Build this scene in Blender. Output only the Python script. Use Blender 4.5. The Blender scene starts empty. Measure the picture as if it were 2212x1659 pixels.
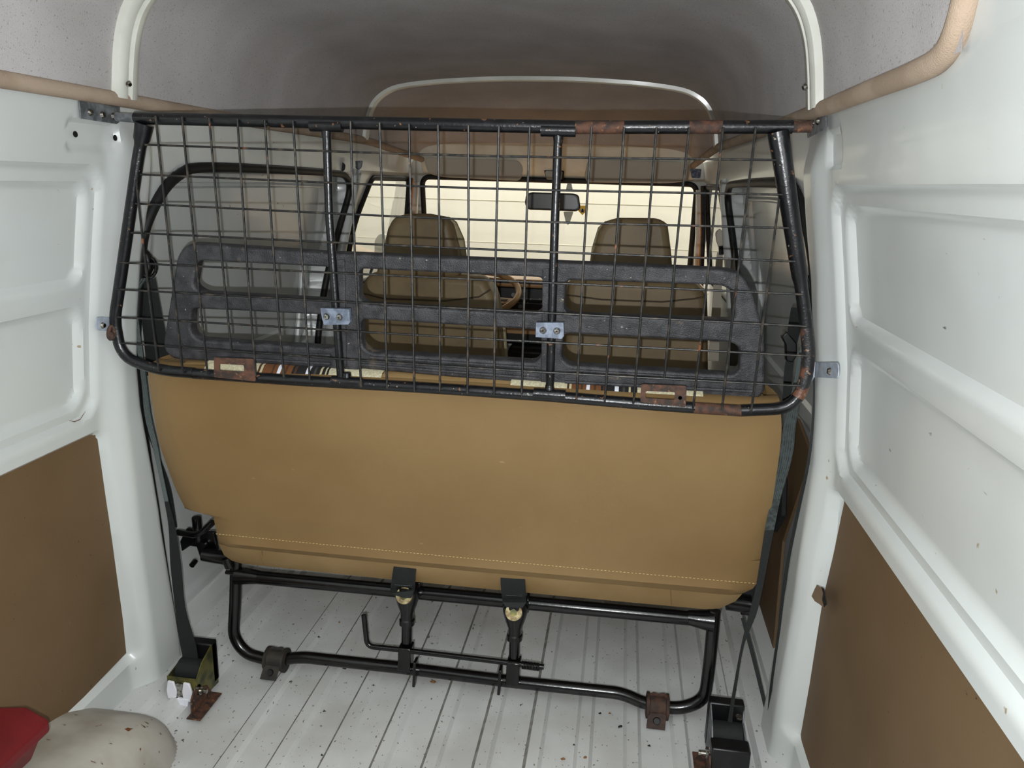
import bpy, bmesh, math, random
from mathutils import Vector, Matrix
random.seed(7)
# ------------------------------------------------------------------ camera
FPX, YAW, PITCH, ROLL = 1650.21, 0.1373786, 0.2587208, 0.0282890
CAM = Vector((0.37086, 0.0, 1.37436))
PX0, PY0 = 1106.0, 829.5
_f = Vector((-math.sin(YAW)*math.cos(PITCH), math.cos(YAW)*math.cos(PITCH), -math.sin(PITCH)))
_r = Vector((math.cos(YAW), math.sin(YAW), 0)); _u = _r.cross(_f)
CR = _r*math.cos(ROLL)+_u*math.sin(ROLL); CU = -_r*math.sin(ROLL)+_u*math.cos(ROLL); CF = _f
cam = bpy.data.cameras.new('camera'); camo = bpy.data.objects.new('camera', cam)
bpy.context.scene.collection.objects.link(camo)
m = Matrix((CR, CU, -CF)).transposed().to_4x4(); m.translation = CAM
camo.matrix_world = m
cam.sensor_fit = 'HORIZONTAL'; cam.sensor_width = 36.0; cam.lens = FPX*36.0/2212.0
cam.clip_start = 0.02; cam.clip_end = 100
bpy.context.scene.camera = camo
# ------------------------------------------------------------------ light
sc = bpy.context.scene
sc.view_settings.view_transform = 'Standard'; sc.view_settings.look = 'None'
sc.view_settings.gamma = 1; sc.view_settings.exposure = 0.0
sc.view_settings.use_curve_mapping = False
w = bpy.data.worlds.new('hall_air'); sc.world = w; w.use_nodes = True
w.node_tree.nodes['Background'].inputs[0].default_value = (1.0, 0.95, 0.83, 1)
w.node_tree.nodes['Background'].inputs[1].default_value = 0.09
def lamp(name, kind, loc, energy, color, **k):
    l = bpy.data.lights.new(name, kind); l.energy = energy; l.color = color
    for a, b in k.items(): setattr(l, a, b)
    o = bpy.data.objects.new(name, l); sc.collection.objects.link(o); o.location = loc
    return o
# the phone's flash, a few centimetres below and left of the lens
FLASH = CAM - CR*0.018 - CU*0.042 - CF*0.01
lamp('phone_flash', 'POINT', FLASH, 88.0, (0.96, 0.985, 1.0), shadow_soft_size=0.004)
# hall lamps over the space ahead of the van
hl = lamp('hall_lamp', 'AREA', (0, 6.3, 3.6), 560.0, (1.0, 0.965, 0.90), shape='RECTANGLE', size=6.0, size_y=2.0)
hl.rotation_euler = (0.25, 0, 0)
# ------------------------------------------------------------------ helpers
COL = sc.collection
def ray(px, py): return CR*((px-PX0)/FPX) - CU*((py-PY0)/FPX) + CF
def P(px, py, x=None, y=None, z=None):
    """the point of the plane x=, y= or z= seen at a photo pixel"""
    d = ray(px, py)
    t = (x-CAM.x)/d.x if x is not None else (y-CAM.y)/d.y if y is not None else (z-CAM.z)/d.z
    return CAM + d*t
def PS(px, py, y0, z0, k):
    """on the leaning plane y = y0 + (z0 - z)*k"""
    d = ray(px, py)
    t = (y0 + k*(z0-CAM.z) - CAM.y)/(d.y + k*d.z)
    return CAM + d*t
def lerp(a, b, t): return a + (b-a)*t
def interp(t, xs, ys):
    if t <= xs[0]: return ys[0]
    for i in range(1, len(xs)):
        if t <= xs[i]: return ys[i-1] + (ys[i]-ys[i-1])*(t-xs[i-1])/(xs[i]-xs[i-1])
    return ys[-1]
def sm(t):
    t = max(0.0, min(1.0, t)); return t*t*(3-2*t)
class MB:
    def __init__(s): s.v = []; s.f = []; s.mi = []; s.cur = 0
    def add(s, vs, fs):
        b = len(s.v); s.v += [tuple(v) for v in vs]
        for f in fs: s.f.append([b+i for i in f]); s.mi.append(s.cur)
        return s
    def box(s, a, b):
        x0, y0, z0 = a; x1, y1, z1 = b
        return s.add([(x0,y0,z0),(x1,y0,z0),(x1,y1,z0),(x0,y1,z0),(x0,y0,z1),(x1,y0,z1),(x1,y1,z1),(x0,y1,z1)],
              [(0,3,2,1),(4,5,6,7),(0,1,5,4),(1,2,6,5),(2,3,7,6),(3,0,4,7)])
    def obox(s, c, ax, ay, az):
        c, ax, ay, az = Vector(c), Vector(ax), Vector(ay), Vector(az)
        vs = [c+ax*i+ay*j+az*k for k in (-1,1) for i, j in ((-1,-1),(1,-1),(1,1),(-1,1))]
        return s.add(vs, [(0,3,2,1),(4,5,6,7),(0,1,5,4),(1,2,6,5),(2,3,7,6),(3,0,4,7)])
    def tube(s, pts, r, n=12, closed=False, cap=True):
        pts = [Vector(p) for p in pts]; N = len(pts)
        rs = r if isinstance(r, (list, tuple)) else [r]*N
        up = None; rings = []
        for i in range(N):
            if closed: t = pts[(i+1) % N]-pts[i-1]
            else: t = pts[min(i+1, N-1)]-pts[max(i-1, 0)]
            t.normalize()
            if up is None:
                up = Vector((0,0,1)) if abs(t.z) < .9 else Vector((1,0,0))
            a = (up - t*up.dot(t)).normalized(); b = t.cross(a); up = a
            rings.append([pts[i]+(a*math.cos(2*math.pi*k/n)+b*math.sin(2*math.pi*k/n))*rs[i] for k in range(n)])
        fs = []; M = N if closed else N-1
        for i in range(M):
            for k in range(n):
                fs.append((i*n+k, i*n+(k+1) % n, ((i+1) % N)*n+(k+1) % n, ((i+1) % N)*n+k))
        if cap and not closed:
            fs.append(tuple(range(n-1, -1, -1))); fs.append(tuple((N-1)*n+k for k in range(n)))
        return s.add([v for q in rings for v in q], fs)
    def prism(s, poly, d):
        poly = [Vector(p) for p in poly]; d = Vector(d); n = len(poly)
        return s.add(poly+[p+d for p in poly], [tuple(range(n-1,-1,-1)), tuple(range(n, 2*n))] +
                     [(i, (i+1) % n, n+(i+1) % n, n+i) for i in range(n)])
    def grid(s, rows, flip=False):
        n = len(rows[0]); fs = []
        for i in range(len(rows)-1):
            for k in range(n-1):
                q = (i*n+k, i*n+k+1, (i+1)*n+k+1, (i+1)*n+k)
                fs.append(q[::-1] if flip else q)
        return s.add([v for r in rows for v in r], fs)
    def ribbon(s, L, Rr, th):
        """a strap between two edge lines, th thick"""
        L = [Vector(p) for p in L]; Rr = [Vector(p) for p in Rr]; vs = []; n = len(L)
        for i in range(n):
            t = L[min(i+1,n-1)]-L[max(i-1,0)]; nn = t.cross(Rr[i]-L[i])
            nn = nn.normalized() if nn.length > 1e-9 else Vector((0,1,0))
            vs += [L[i], Rr[i], Rr[i]+nn*th, L[i]+nn*th]
        fs = [(0,1,2,3), (4*n-1,4*n-2,4*n-3,4*n-4)]
        for i in range(n-1):
            for k in range(4):
                fs.append((4*i+k, 4*i+(k+1) % 4, 4*i+4+(k+1) % 4, 4*i+4+k))
        return s.add(vs, fs)
    def disc(s, c, axis, r, h, n=20, r2=None):
        c = Vector(c); a = Vector(axis).normalized()
        return s.tube([c, c+a*h], [r, r if r2 is None else r2], n)
    def build(s, name, mat, parent=None, bevel=0, smooth=True, sub=0, seg=2):
        me = bpy.data.meshes.new(name)
        vs = [Vector(v) for v in s.v]
        lo = Vector((min(v.x for v in vs), min(v.y for v in vs), min(v.z for v in vs)))
        hi = Vector((max(v.x for v in vs), max(v.y for v in vs), max(v.z for v in vs)))
        c = Vector(((lo.x+hi.x)/2, (lo.y+hi.y)/2, lo.z))
        me.from_pydata([tuple(v-c) for v in vs], [], s.f)
        for q in (mat if isinstance(mat, list) else [mat]): me.materials.append(q)
        if isinstance(mat, list):
            for p, i in zip(me.polygons, s.mi): p.material_index = i
        bm = bmesh.new(); bm.from_mesh(me); bmesh.ops.recalc_face_normals(bm, faces=bm.faces); bm.to_mesh(me); bm.free()
        if smooth:
            me.polygons.foreach_set('use_smooth', [True]*len(me.polygons))
            try: me.set_sharp_from_angle(angle=math.radians(38))
            except Exception: pass
        o = bpy.data.objects.new(name, me); COL.objects.link(o)
        if parent is not None:
            o.parent = parent; o.location = c - WL[parent.name]
        else: o.location = c
        WL[o.name] = c
        if bevel:
            b = o.modifiers.new('bevel', 'BEVEL'); b.width = bevel; b.segments = seg; b.limit_method = 'ANGLE'
            b.angle_limit = math.radians(40)
        if sub:
            q = o.modifiers.new('sub', 'SUBSURF'); q.levels = sub; q.render_levels = sub
        return o
WL = {}
def thing(name, label, cat, loc, group=None):
    o = bpy.data.objects.new(name, None); COL.objects.link(o); o.location = loc; WL[o.name] = Vector(loc)
    o.empty_display_size = .05
    return tag(o, label, cat, group)
def tag(o, label, cat, group=None):
    o['label'] = label; o['category'] = cat
    if group: o['group'] = group
    return o
def struct(o, label=None):
    o['kind'] = 'structure'
    if label: o['label'] = label
    return o
def fillet(pts, r, n=6, closed=False):
    pts = [Vector(p) for p in pts]; out = []; N = len(pts)
    for i in range(N):
        if not closed and i in (0, N-1): out.append(pts[i]); continue
        a, b, c = pts[i-1], pts[i], pts[(i+1) % N]
        u = (a-b); v = (c-b); lu, lv = u.length, v.length; u.normalize(); v.normalize()
        rr = r[i] if isinstance(r, (list, tuple)) else r
        d = min(rr, lu*.48, lv*.48)
        if d < 1e-5 or u.dot(v) < -.999: out.append(b); continue
        p0, p2 = b+u*d, b+v*d
        for k in range(n+1):
            t = k/n; out.append(p0*(1-t)**2 + b*2*t*(1-t) + p2*t*t)
    return out
def plate(name, outer, holes, nrm, th, mat, parent=None, bevel=0.0):
    """flat plate with holes: coplanar 3-D outlines, thickness th along nrm"""
    o0 = Vector(outer[0]); n = Vector(nrm).normalized()
    u = (Vector(outer[1])-o0); u = (u-n*u.dot(n)).normalized(); v = n.cross(u)
    cu = bpy.data.curves.new('tmp', 'CURVE'); cu.dimensions = '2D'; cu.fill_mode = 'BOTH'
    cu.extrude = max(th/2-bevel, 0); cu.bevel_depth = bevel; cu.bevel_resolution = 2; cu.offset = -bevel
    for L in [outer]+holes:
        sp = cu.splines.new('POLY'); sp.points.add(len(L)-1); sp.use_cyclic_u = True
        for i, p in enumerate(L):
            q = Vector(p)-o0; sp.points[i].co = (q.dot(u), q.dot(v), 0, 1)
    co = bpy.data.objects.new('tmp', cu); COL.objects.link(co)
    dg = bpy.context.evaluated_depsgraph_get(); dg.update()
    me = bpy.data.meshes.new_from_object(co.evaluated_get(dg))
    mb = MB(); mb.add([o0+u*q.co.x+v*q.co.y+n*(q.co.z+th/2) for q in me.vertices], [tuple(p.vertices) for p in me.polygons])
    bpy.data.objects.remove(co); bpy.data.curves.remove(cu); bpy.data.meshes.remove(me)
    return mb.build(name, mat, parent)
def ring3(c, u, v, ru, rv, n=32):
    c, u, v = Vector(c), Vector(u), Vector(v)
    return [c+u*ru*math.cos(2*math.pi*k/n)+v*rv*math.sin(2*math.pi*k/n) for k in range(n)]
def smoothline(pts, sub=5):
    """Catmull-Rom"""
    pts = [Vector(p) for p in pts]; q = [pts[0]*2-pts[1]]+pts+[pts[-1]*2-pts[-2]]; out = []
    for i in range(1, len(q)-2):
        for k in range(sub):
            t = k/sub; a, b, c, d = q[i-1], q[i], q[i+1], q[i+2]
            out.append(((b*2)+(c-a)*t+(a*2-b*5+c*4-d)*t*t+(b*3-a-c*3+d)*t**3)*.5)
    out.append(pts[-1]); return out
# ------------------------------------------------------------------ materials
def srgb(r, g, b):
    f = lambda c: (c/255/12.92 if c/255 <= .04045 else ((c/255+.055)/1.055)**2.4)
    return (f(r), f(g), f(b), 1)
def mat(name, col, rough=.5, metal=0, col2=None, nscale=8, namt=(.4,.6), bump=0, bscale=200, spots=(), coat=0, spec=.5, stretch=(1,1,1)):
    """col varied to col2 by noise; spots = [(colour, scale, lo, hi, stretch)] laid over by noise threshold"""
    M = bpy.data.materials.new(name); M.use_nodes = True; nt = M.node_tree; N = nt.nodes; L = nt.links
    b = N['Principled BSDF']; b.inputs['Roughness'].default_value = rough; b.inputs['Metallic'].default_value = metal
    b.inputs['Coat Weight'].default_value = coat; b.inputs['Coat Roughness'].default_value = .08
    b.inputs['Specular IOR Level'].default_value = spec
    g = N.new('ShaderNodeNewGeometry')
    def vec(st):
        mp = N.new('ShaderNodeMapping'); mp.inputs['Scale'].default_value = st; L.new(g.outputs['Position'], mp.inputs['Vector']); return mp.outputs[0]
    def noise(sc_, st=(1,1,1), det=4):
        t = N.new('ShaderNodeTexNoise'); t.inputs['Scale'].default_value = sc_; t.inputs['Detail'].default_value = det
        L.new(vec(st), t.inputs['Vector']); return t.outputs['Fac']
    def rng(fac, lo, hi):
        r = N.new('ShaderNodeMapRange'); r.inputs[1].default_value = lo; r.inputs[2].default_value = hi; L.new(fac, r.inputs[0]); return r.outputs[0]
    def mix(f, a, c):
        x = N.new('ShaderNodeMix'); x.data_type = 'RGBA'; L.new(f, x.inputs[0])
        if isinstance(a, tuple): x.inputs[6].default_value = a
        else: L.new(a, x.inputs[6])
        x.inputs[7].default_value = c; return x.outputs[2]
    cur = col
    if col2: cur = mix(rng(noise(nscale, stretch), *namt), cur, col2)
    for s in spots: cur = mix(rng(noise(s[1], s[4] if len(s) > 4 else (1,1,1), 5), s[2], s[3]), cur, s[0])
    if isinstance(cur, tuple): b.inputs['Base Color'].default_value = cur
    else: L.new(cur, b.inputs['Base Color'])
    if bump:
        t = noise(bscale, stretch, 2); bp = N.new('ShaderNodeBump'); bp.inputs['Strength'].default_value = bump; bp.inputs['Distance'].default_value = .002
        L.new(t, bp.inputs['Height']); L.new(bp.outputs[0], b.inputs['Normal'])
    return M
BR = srgb(96, 66, 38)
paint = mat('white_enamel', srgb(197,201,199), .28, coat=.25, col2=srgb(191,194,192), nscale=3,
            spots=[(srgb(150,135,110), 34, .72, .76), (srgb(120,115,105), 70, .74, .77, (1,.25,1))])
floorm = mat('scuffed_floor_paint', srgb(200,201,200), .38, col2=srgb(184,184,181), nscale=5, namt=(.4,.65),
            spots=[(srgb(110,104,92), 120, .655, .69, (1,.7,1)), (srgb(88,50,26), 26, .735, .76), (srgb(60,55,48), 60, .715, .735, (1,.5,1))])
archm = mat('grimy_arch_paint', srgb(176,172,163), .45, col2=srgb(150,143,130), nscale=7, namt=(.4,.62),
            spots=[(srgb(95,80,60), 55, .66, .70, (.5,1,1)), (srgb(110,62,30), 30, .70, .73)])
liner = mat('grey_headliner_cloth', srgb(184,180,180), .95, col2=srgb(166,161,159), nscale=5, namt=(.3,.75), bump=.5, bscale=650, spec=.1,
            spots=[(srgb(110,104,100), 260, .60, .75)])
beige = mat('beige_ribbed_piping', srgb(168,150,132), .8, col2=srgb(154,136,118), nscale=9, bump=.5, bscale=500, spec=.2)
hard = mat('brown_hardboard', srgb(106,85,60), .6, col2=srgb(95,75,51), nscale=3, namt=(.35,.65), spec=.35,
           spots=[(srgb(140,116,84), 16, .72, .78, (1,3,.4)), (srgb(60,44,28), 90, .70, .75)])
vinyl = mat('tan_vinyl', srgb(138,112,74), .5, col2=srgb(126,100,63), nscale=2.2, namt=(.35,.65), bump=.12, bscale=900, spec=.4,
            spots=[(srgb(165,138,95), 40, .73, .79, (.4,1,1))])
vinyl2 = mat('tan_vinyl_flap', srgb(152,125,85), .45, bump=.1, bscale=900, spec=.4, col2=srgb(140,113,73), nscale=5)
thread = mat('cream_thread', srgb(205,180,125), .7)
seatv = mat('brown_seat_vinyl', srgb(135,116,84), .5, col2=srgb(118,99,70), nscale=5, bump=.15, bscale=600)
seatv2 = mat('beige_seat_cloth', srgb(172,158,124), .8, bump=.3, bscale=500)
black = mat('black_gloss_enamel', srgb(7,7,8), .2, spec=.5, col2=srgb(13,12,12), nscale=20, bump=.08, bscale=120)
rub = mat('black_rubber', srgb(7,7,7), .6)
guardm = mat('worn_black_tube', srgb(11,12,15), .3, col2=srgb(28,28,31), nscale=30, namt=(.5,.75), bump=.25, bscale=160,
             spots=[(srgb(120,84,58), 55, .66, .70), (srgb(150,140,125), 130, .70, .74)])
wirem = mat('grimy_black_wire', srgb(16,16,16), .45, col2=srgb(64,56,46), nscale=55, namt=(.5,.68), bump=.3, bscale=400,
            spots=[(srgb(120,70,42), 38, .68, .72)])
rust = mat('rusty_steel', srgb(86,55,40), .75, col2=srgb(48,36,30), nscale=60, bump=.5, bscale=300, spots=[(srgb(128,88,58), 90, .62, .70)])
plastic = mat('grained_grey_plastic', srgb(40,40,44), .5, col2=srgb(66,65,68), nscale=40, namt=(.4,.7), bump=.8, bscale=420, spec=.5,
              spots=[(srgb(150,145,135), 110, .705, .75), (srgb(120,105,85), 14, .66, .78)])
zinc = mat('zinc_plate', srgb(124,134,150), .5, metal=.2, col2=srgb(92,100,114), nscale=60)
zincl = mat('pale_zinc', srgb(172,180,192), .45, metal=0, col2=srgb(150,158,170), nscale=60)
zincd = mat('dull_zinc', srgb(126,130,134), .5, metal=.3, col2=srgb(84,87,90), nscale=50, namt=(.4,.6))
steel = mat('bright_steel', srgb(190,188,180), .25, metal=1, col2=srgb(110,104,98), nscale=200)
gold = mat('yellow_passivated_steel', srgb(118,112,60), .38, metal=.7, col2=srgb(70,72,50), nscale=30, spots=[(srgb(200,185,40), 14, .62, .68)])
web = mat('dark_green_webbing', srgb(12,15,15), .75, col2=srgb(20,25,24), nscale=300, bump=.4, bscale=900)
weblit = mat('lit_ribbed_green_webbing', srgb(62,70,69), .7, col2=srgb(34,42,41), nscale=120, bump=.4, bscale=900)  # paler copy of the dark webbing, flash light put into its colour
blackp = mat('satin_black_plastic', srgb(9,9,11), .4)
tan = mat('tan_dash_plastic', srgb(176,136,92), .5, col2=srgb(165,126,84), nscale=10)
cream = mat('cream_garage_wall', srgb(248,243,228), .9, col2=srgb(245,239,222), nscale=1.5, spec=.1)
groove = mat('wall_seam', srgb(190,182,160), .9)
concrete = mat('garage_concrete', srgb(120,116,106), .85, col2=srgb(100,96,88), nscale=3)
visorm = mat('grey_visor_vinyl', srgb(178,170,156), .8, bump=.2, bscale=500)
redm = mat('red_plastic', srgb(104,16,22), .55, col2=srgb(90,12,16), nscale=9, bump=.2, bscale=260)
whitep = mat('white_plastic', srgb(222,222,228), .3)
orange = mat('orange_rubber_edge', srgb(180,120,66), .7)
yellow = mat('yellow_sticker', srgb(245,205,20), .5)
clothm = mat('cream_nub_cloth', srgb(212,204,174), .9, col2=srgb(186,178,148), nscale=220, bump=.5, bscale=500)
paintw = mat('off_white_bow', srgb(214,215,206), .3, coat=.25, col2=srgb(200,200,190), nscale=8)
def stripes():
    M = bpy.data.materials.new('striped_seat_cloth'); M.use_nodes = True; nt = M.node_tree; N = nt.nodes; L = nt.links
    b = N['Principled BSDF']; b.inputs['Roughness'].default_value = .95
    g = N.new('ShaderNodeNewGeometry'); s = N.new('ShaderNodeSeparateXYZ'); L.new(g.outputs['Position'], s.inputs[0])
    mr = N.new('ShaderNodeMapRange'); L.new(s.outputs[0], mr.inputs[0])
    ma = N.new('ShaderNodeMath'); ma.operation = 'PINGPONG'; ma.inputs[1].default_value = 10
    L.new(s.outputs[0], mr.inputs[0]); mr.inputs[1].default_value = 0.0; mr.inputs[2].default_value = 1.0
    cr = N.new('ShaderNodeValToRGB'); cr.color_ramp.interpolation = 'CONSTANT'
    L.new(mr.outputs[0], cr.inputs[0])
    return M, mr, cr
def stripemat(name, x0, x1, bands):
    M, mr, cr = stripes(); M.name = name
    mr.inputs[1].default_value = x0; mr.inputs[2].default_value = x1
    e = cr.color_ramp.elements
    while len(e) < len(bands): e.new(.5)
    for i, (p, c) in enumerate(bands): e[i].position = p; e[i].color = c
    M.node_tree.links.new(cr.outputs[0], M.node_tree.nodes['Principled BSDF'].inputs['Base Color'])
    return M
cb, ck, cw, cn, cc = srgb(106,66,34), srgb(24,22,22), srgb(225,225,235), srgb(70,44,26), srgb(190,180,145)
BANDS = [(0,cc),(.03,cn),(.06,cc),(.09,cb),(.22,cn),(.25,cb),(.30,cw),(.345,cb),(.40,cn),(.43,cb),(.50,ck),(.53,cn),(.56,ck),(.69,cw),(.745,ck),(.80,srgb(60,58,56)),(.83,ck),(.88,cc),(.91,ck),(.95,cc),(.97,ck)]
stripe = stripemat('striped_seat_cloth', -.465, -.287, BANDS)
stripe2 = stripemat('striped_seat_cloth_right', .262, .422, BANDS)
def glassmat():
    M = bpy.data.materials.new('clear_glass'); M.use_nodes = True; nt = M.node_tree; N = nt.nodes; L = nt.links
    N.remove(N['Principled BSDF']); out = N['Material Output']
    t = N.new('ShaderNodeBsdfTransparent'); t.inputs[0].default_value = (.96,.98,.96,1)
    g = N.new('ShaderNodeBsdfGlossy'); g.inputs['Roughness'].default_value = .02
    f = N.new('ShaderNodeLayerWeight'); f.inputs[0].default_value = .12; mx = N.new('ShaderNodeMixShader')
    mu = N.new('ShaderNodeMath'); mu.operation = 'MULTIPLY'; mu.inputs[1].default_value = .4; L.new(f.outputs[0], mu.inputs[0]); L.new(mu.outputs[0], mx.inputs[0]); L.new(t.outputs[0], mx.inputs[1]); L.new(g.outputs[0], mx.inputs[2]); L.new(mx.outputs[0], out.inputs[0])
    return M
glass = glassmat()
mirrorm = mat('mirror_glass', srgb(58,56,50), .3, spec=.8)
# ================================================================== STRUCTURE
BZ = [0,.1,.45,.8,1.03,1.2,1.38,1.46,1.53,1.62,1.9]
BX = [.835,.838,.846,.842,.818,.79,.757,.745,.735,.74,.72]
def base_x(z): return interp(z, BZ, BX)
def yr(z): return interp(z, [.1,.5,.9,1.18,1.3], [1.775,1.755,1.715,1.725,1.74])
def yf(z): return interp(z, [.3,.72,.975,1.28,1.4], [2.86,2.92,2.99,3.12,3.15])
def ap_d(y, z):
    u, v = y-yr(z), yf(z)-y; a = min(u, v); b = min(1.392-z, z-.07); r = .19 if u < v else .07
    if b == z-.07: r = .06
    if a < r and b < r: return r-math.hypot(r-a, r-b)
    return min(a, b)
def rr_d(y, z, y0, y1, z0, z1, r):
    a = min(y-y0, y1-y); b = min(z-z0, z1-z)
    if a < r and b < r: return r-math.hypot(r-a, r-b)
    return min(a, b)
def wall_x(y, z, side):
    x = base_x(z)
    if z < 1.56:
        # pressed panel behind the pillar
        d = rr_d(y, z, .35, 1.585, .805, 1.388, .06); x += .016*sm(d/.014)
        if z > 1.10: d = rr_d(y, z, .39, 1.556, 1.128, 1.352, .045)
        else: d = rr_d(y, z, .39, 1.556, .838, 1.082, .055)
        x += .016*sm(d/.014)
        # small pressed plate under the roof edge
        d = rr_d(y, z, 1.463, 1.622, 1.410, 1.474, .018) if side < 0 else rr_d(y, z, 1.50, 1.600, 1.412, 1.484, .018); x += .009*sm(d/.007)
        # lower opening where the hardboard sits
        d = rr_d(y, z, .2, 1.612-(.04*(z-.4)), .13, .772, .03); x += .022*sm(d/.012)
        # pillar
        p0 = 1.60; p1 = yr(z)
        if y > p0-.03 and y < p1+.02: x -= interp(z,[0,.6,.9,1.2],[.040,.036,.028,.022])*sm((y-p0+.02)/.07)*sm((p1+.02-y)/.05)*sm((1.5-z)/.1)
    d = ap_d(y, z)
    if d > 0:
        x += .05*sm(d/.018)
        e = rr_d(y, z, 1.86, 3.0, .80, 1.345, .05); x += .012*sm(e/.012)
        e = rr_d(y, z, 1.80, 3.0, .12, .76, .04); x += .008*sm(e/.01)
    # front door frame
    if y > 3.2:
        x += .012*sm(rr_d(y, z, 3.2, 4.4, .2, 1.405, .05)/.015)
    return x
def in_win(y, z):
    if z > 1.372 or z < .90: return False
    rear = interp(z, [.9,1.15,1.376], [3.245,3.255,3.43]); front = interp(z, [.9,1.372], [4.17,4.05])
    return rear < y < front
def wallmesh(name, s):
    ys = []; y = -.25
    while y < 4.32:
        ys.append(y); y += .008 if 1.3 < y < 1.85 else .012
    zs = [i*.009 for i in range(0, 173)]+[1.56+.03*i for i in range(0, 10)]
    mb = MB(); n = len(zs)
    vs = [(s*wall_x(y, z, s), y, z) for y in ys for z in zs]; fs = []
    for i in range(len(ys)-1):
        for k in range(n-1):
            if in_win((ys[i]+ys[i+1])/2, (zs[k]+zs[k+1])/2): continue
            fs.append((i*n+k, (i+1)*n+k, (i+1)*n+k+1, i*n+k+1))
    mb.add(vs, fs); return mb.build(name, paint)
struct(wallmesh('wall_left', -1)); struct(wallmesh('wall_right', 1))
# floor: pressed ribs running to the front
xs = []
def rib(x0, h=.010, wd=.046, sl=.009): return [(x0,0),(x0+sl,h),(x0+wd-sl,h),(x0+wd,0)]
prof = [(-.86,.050),(-.775,.048),(-.765,.030),(-.735,.028),(-.728,.040),(-.712,.040),(-.705,.022),(-.685,.02),(-.678,0)]
for k in range(11):
    x0 = -.643+.1215*k
    if k == 0: continue
    prof += rib(x0)
prof += [(.678,0),(.685,.02),(.705,.022),(.712,.040),(.728,.040),(.735,.028),(.765,.030),(.775,.048),(.86,.050)]
def floor_z(x, y):
    return interp(x, [p[0] for p in prof], [p[1] for p in prof])
ysf = [-.25+.02*i for i in range(0, 225)]
rows = []
for y in ysf:
    f = 1.0 if y < 2.29 else sm((2.35-y)/.06)
    rows.append([(p[0], y, (p[1]*f if abs(p[0]) < .66 else p[1])) for p in prof])
mb = MB(); mb.grid(rows)
rib_shade = mat('shaded_rib_slope', srgb(150,149,145), .6, col2=srgb(118,115,108), nscale=40)  # shade painted on the left rib slopes, which turn away from the flash
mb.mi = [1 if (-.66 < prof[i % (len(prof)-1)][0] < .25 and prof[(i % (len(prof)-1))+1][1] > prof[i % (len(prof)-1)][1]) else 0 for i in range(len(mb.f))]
fl = struct(mb.build('floor', [floorm, rib_shade]))
mb = MB(); mb.box((-.9,-.25,-.04), (.9,4.25,-.006)); u = mb.build('underfloor', paint, fl, smooth=False)
for k in range(9):                       # half-round pressings at the rib ends
    c = Vector((-.52+.1215*k+.02, 2.335, 0)); mb = MB()
    mb.tube([c+Vector((.036*math.cos(a), .036*math.sin(a), 0)) for a in [math.pi*i/10 for i in range(11)]], .006, 8)
    mb.build('floor_pressing', floorm, fl)
# wheel arch
mb = MB(); rows = []
for i in range(100):
    y = .42+1.085*i/99; row = []; u = (y-.96)/.54
    for k in range(60):
        x = -.87+.275*k/59; v = max(0, (x+.76)/.16)
        row.append((x, y, max(-.003, .175*math.sqrt(max(0, 1-abs(u)**4-v**4))-.001)))
    rows.append(row)
mb.grid(rows); wa = mb.build('wheel_arch', archm); struct(wa, 'scuffed white wheel arch hump at the left side of the floor')
# ceiling
def ceil_sec(y):
    cr = interp(y, [-.3,1.0,2.0,3.17,3.5,3.8,3.98,4.12], [1.84,1.84,1.825,1.77,1.72,1.62,1.53,1.44])
    ez = interp(y, [-.3,3.2,4.0,4.15], [1.528,1.526,1.478,1.43]); ex = interp(y, [-.3,1.6,3.17,4.15], [.728,.727,.708,.682])
    S = [(1,0),(.985,.25),(.965,.45),(.93,.62),(.87,.76),(.78,.86),(.6,.93),(.4,.97),(.2,.995),(0,1)]
    h = cr-ez
    pts = [(ex*a, ez+h*b) for a, b in S]
    return pts
def sec_full(y):
    p = ceil_sec(y); return [(-a, b) for a, b in p[:-1]]+p[::-1]
def dense(sec, n=3):
    pts = [Vector((a, 0, b)) for a, b in sec]
    return [(q.x, q.z) for q in smoothline(pts, n)]
mb = MB(); rows = []
yy = [.97+.05*i for i in range(0, 60)]
rows = [[(a, y, b) for a, b in dense(sec_full(y))] for y in yy]
mb.grid(rows); struct(mb.build('ceiling', liner))
mb = MB()     # white roof skin over and behind the cloth
rows = [[(a*1.012, y, b+.012) for a, b in dense(sec_full(y))] for y in [-.25,.2,.6,.96,1.02]]
mb.grid(rows); struct(mb.build('ceiling', paint), 'white painted roof skin behind the grey cloth')
# roof bows
def bow(name, y0, prof_, off=0.0):
    mb = MB(); rows = []
    sec = dense(sec_full(y0), 4)
    for dy, dn in prof_:
        row = []
        for i, (a, b) in enumerate(sec):
            p0 = sec[max(0,i-1)]; p1 = sec[min(len(sec)-1,i+1)]; t = Vector((p1[0]-p0[0], p1[1]-p0[1])).normalized(); n = Vector((t.y, -t.x))
            row.append((a+n.x*dn, y0+dy, b+n.y*dn))
        rows.append(row)
    mb.grid(rows); return mb.build(name, paintw)
b1 = bow('trim_1', 1.625, [(-.038,-.002),(-.036,.014),(-.026,.020),(-.008,.018),(-.004,.008),(.004,.007),(.008,.018),(.026,.018),(.034,.012),(.036,-.002)])
struct(b1, 'white pressed steel roof bow nearest the camera')
for s, q in ((-1,(271,181)), (1,(1750,188))):
    c = P(*q, y=1.60); c.x = s*.693; mb = MB()
    mb.disc(c, (-s*.8,-.3,-.35), .0065, .006, 14, .004); mb.build('screw', steel, b1)
b2 = bow('trim_2', 3.17, [(-.03,-.002),(-.028,.012),(-.01,.016),(.01,.014),(.018,.006),(.03,-.002)])
struct(b2, 'white roof bow arching behind the front seats')
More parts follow.
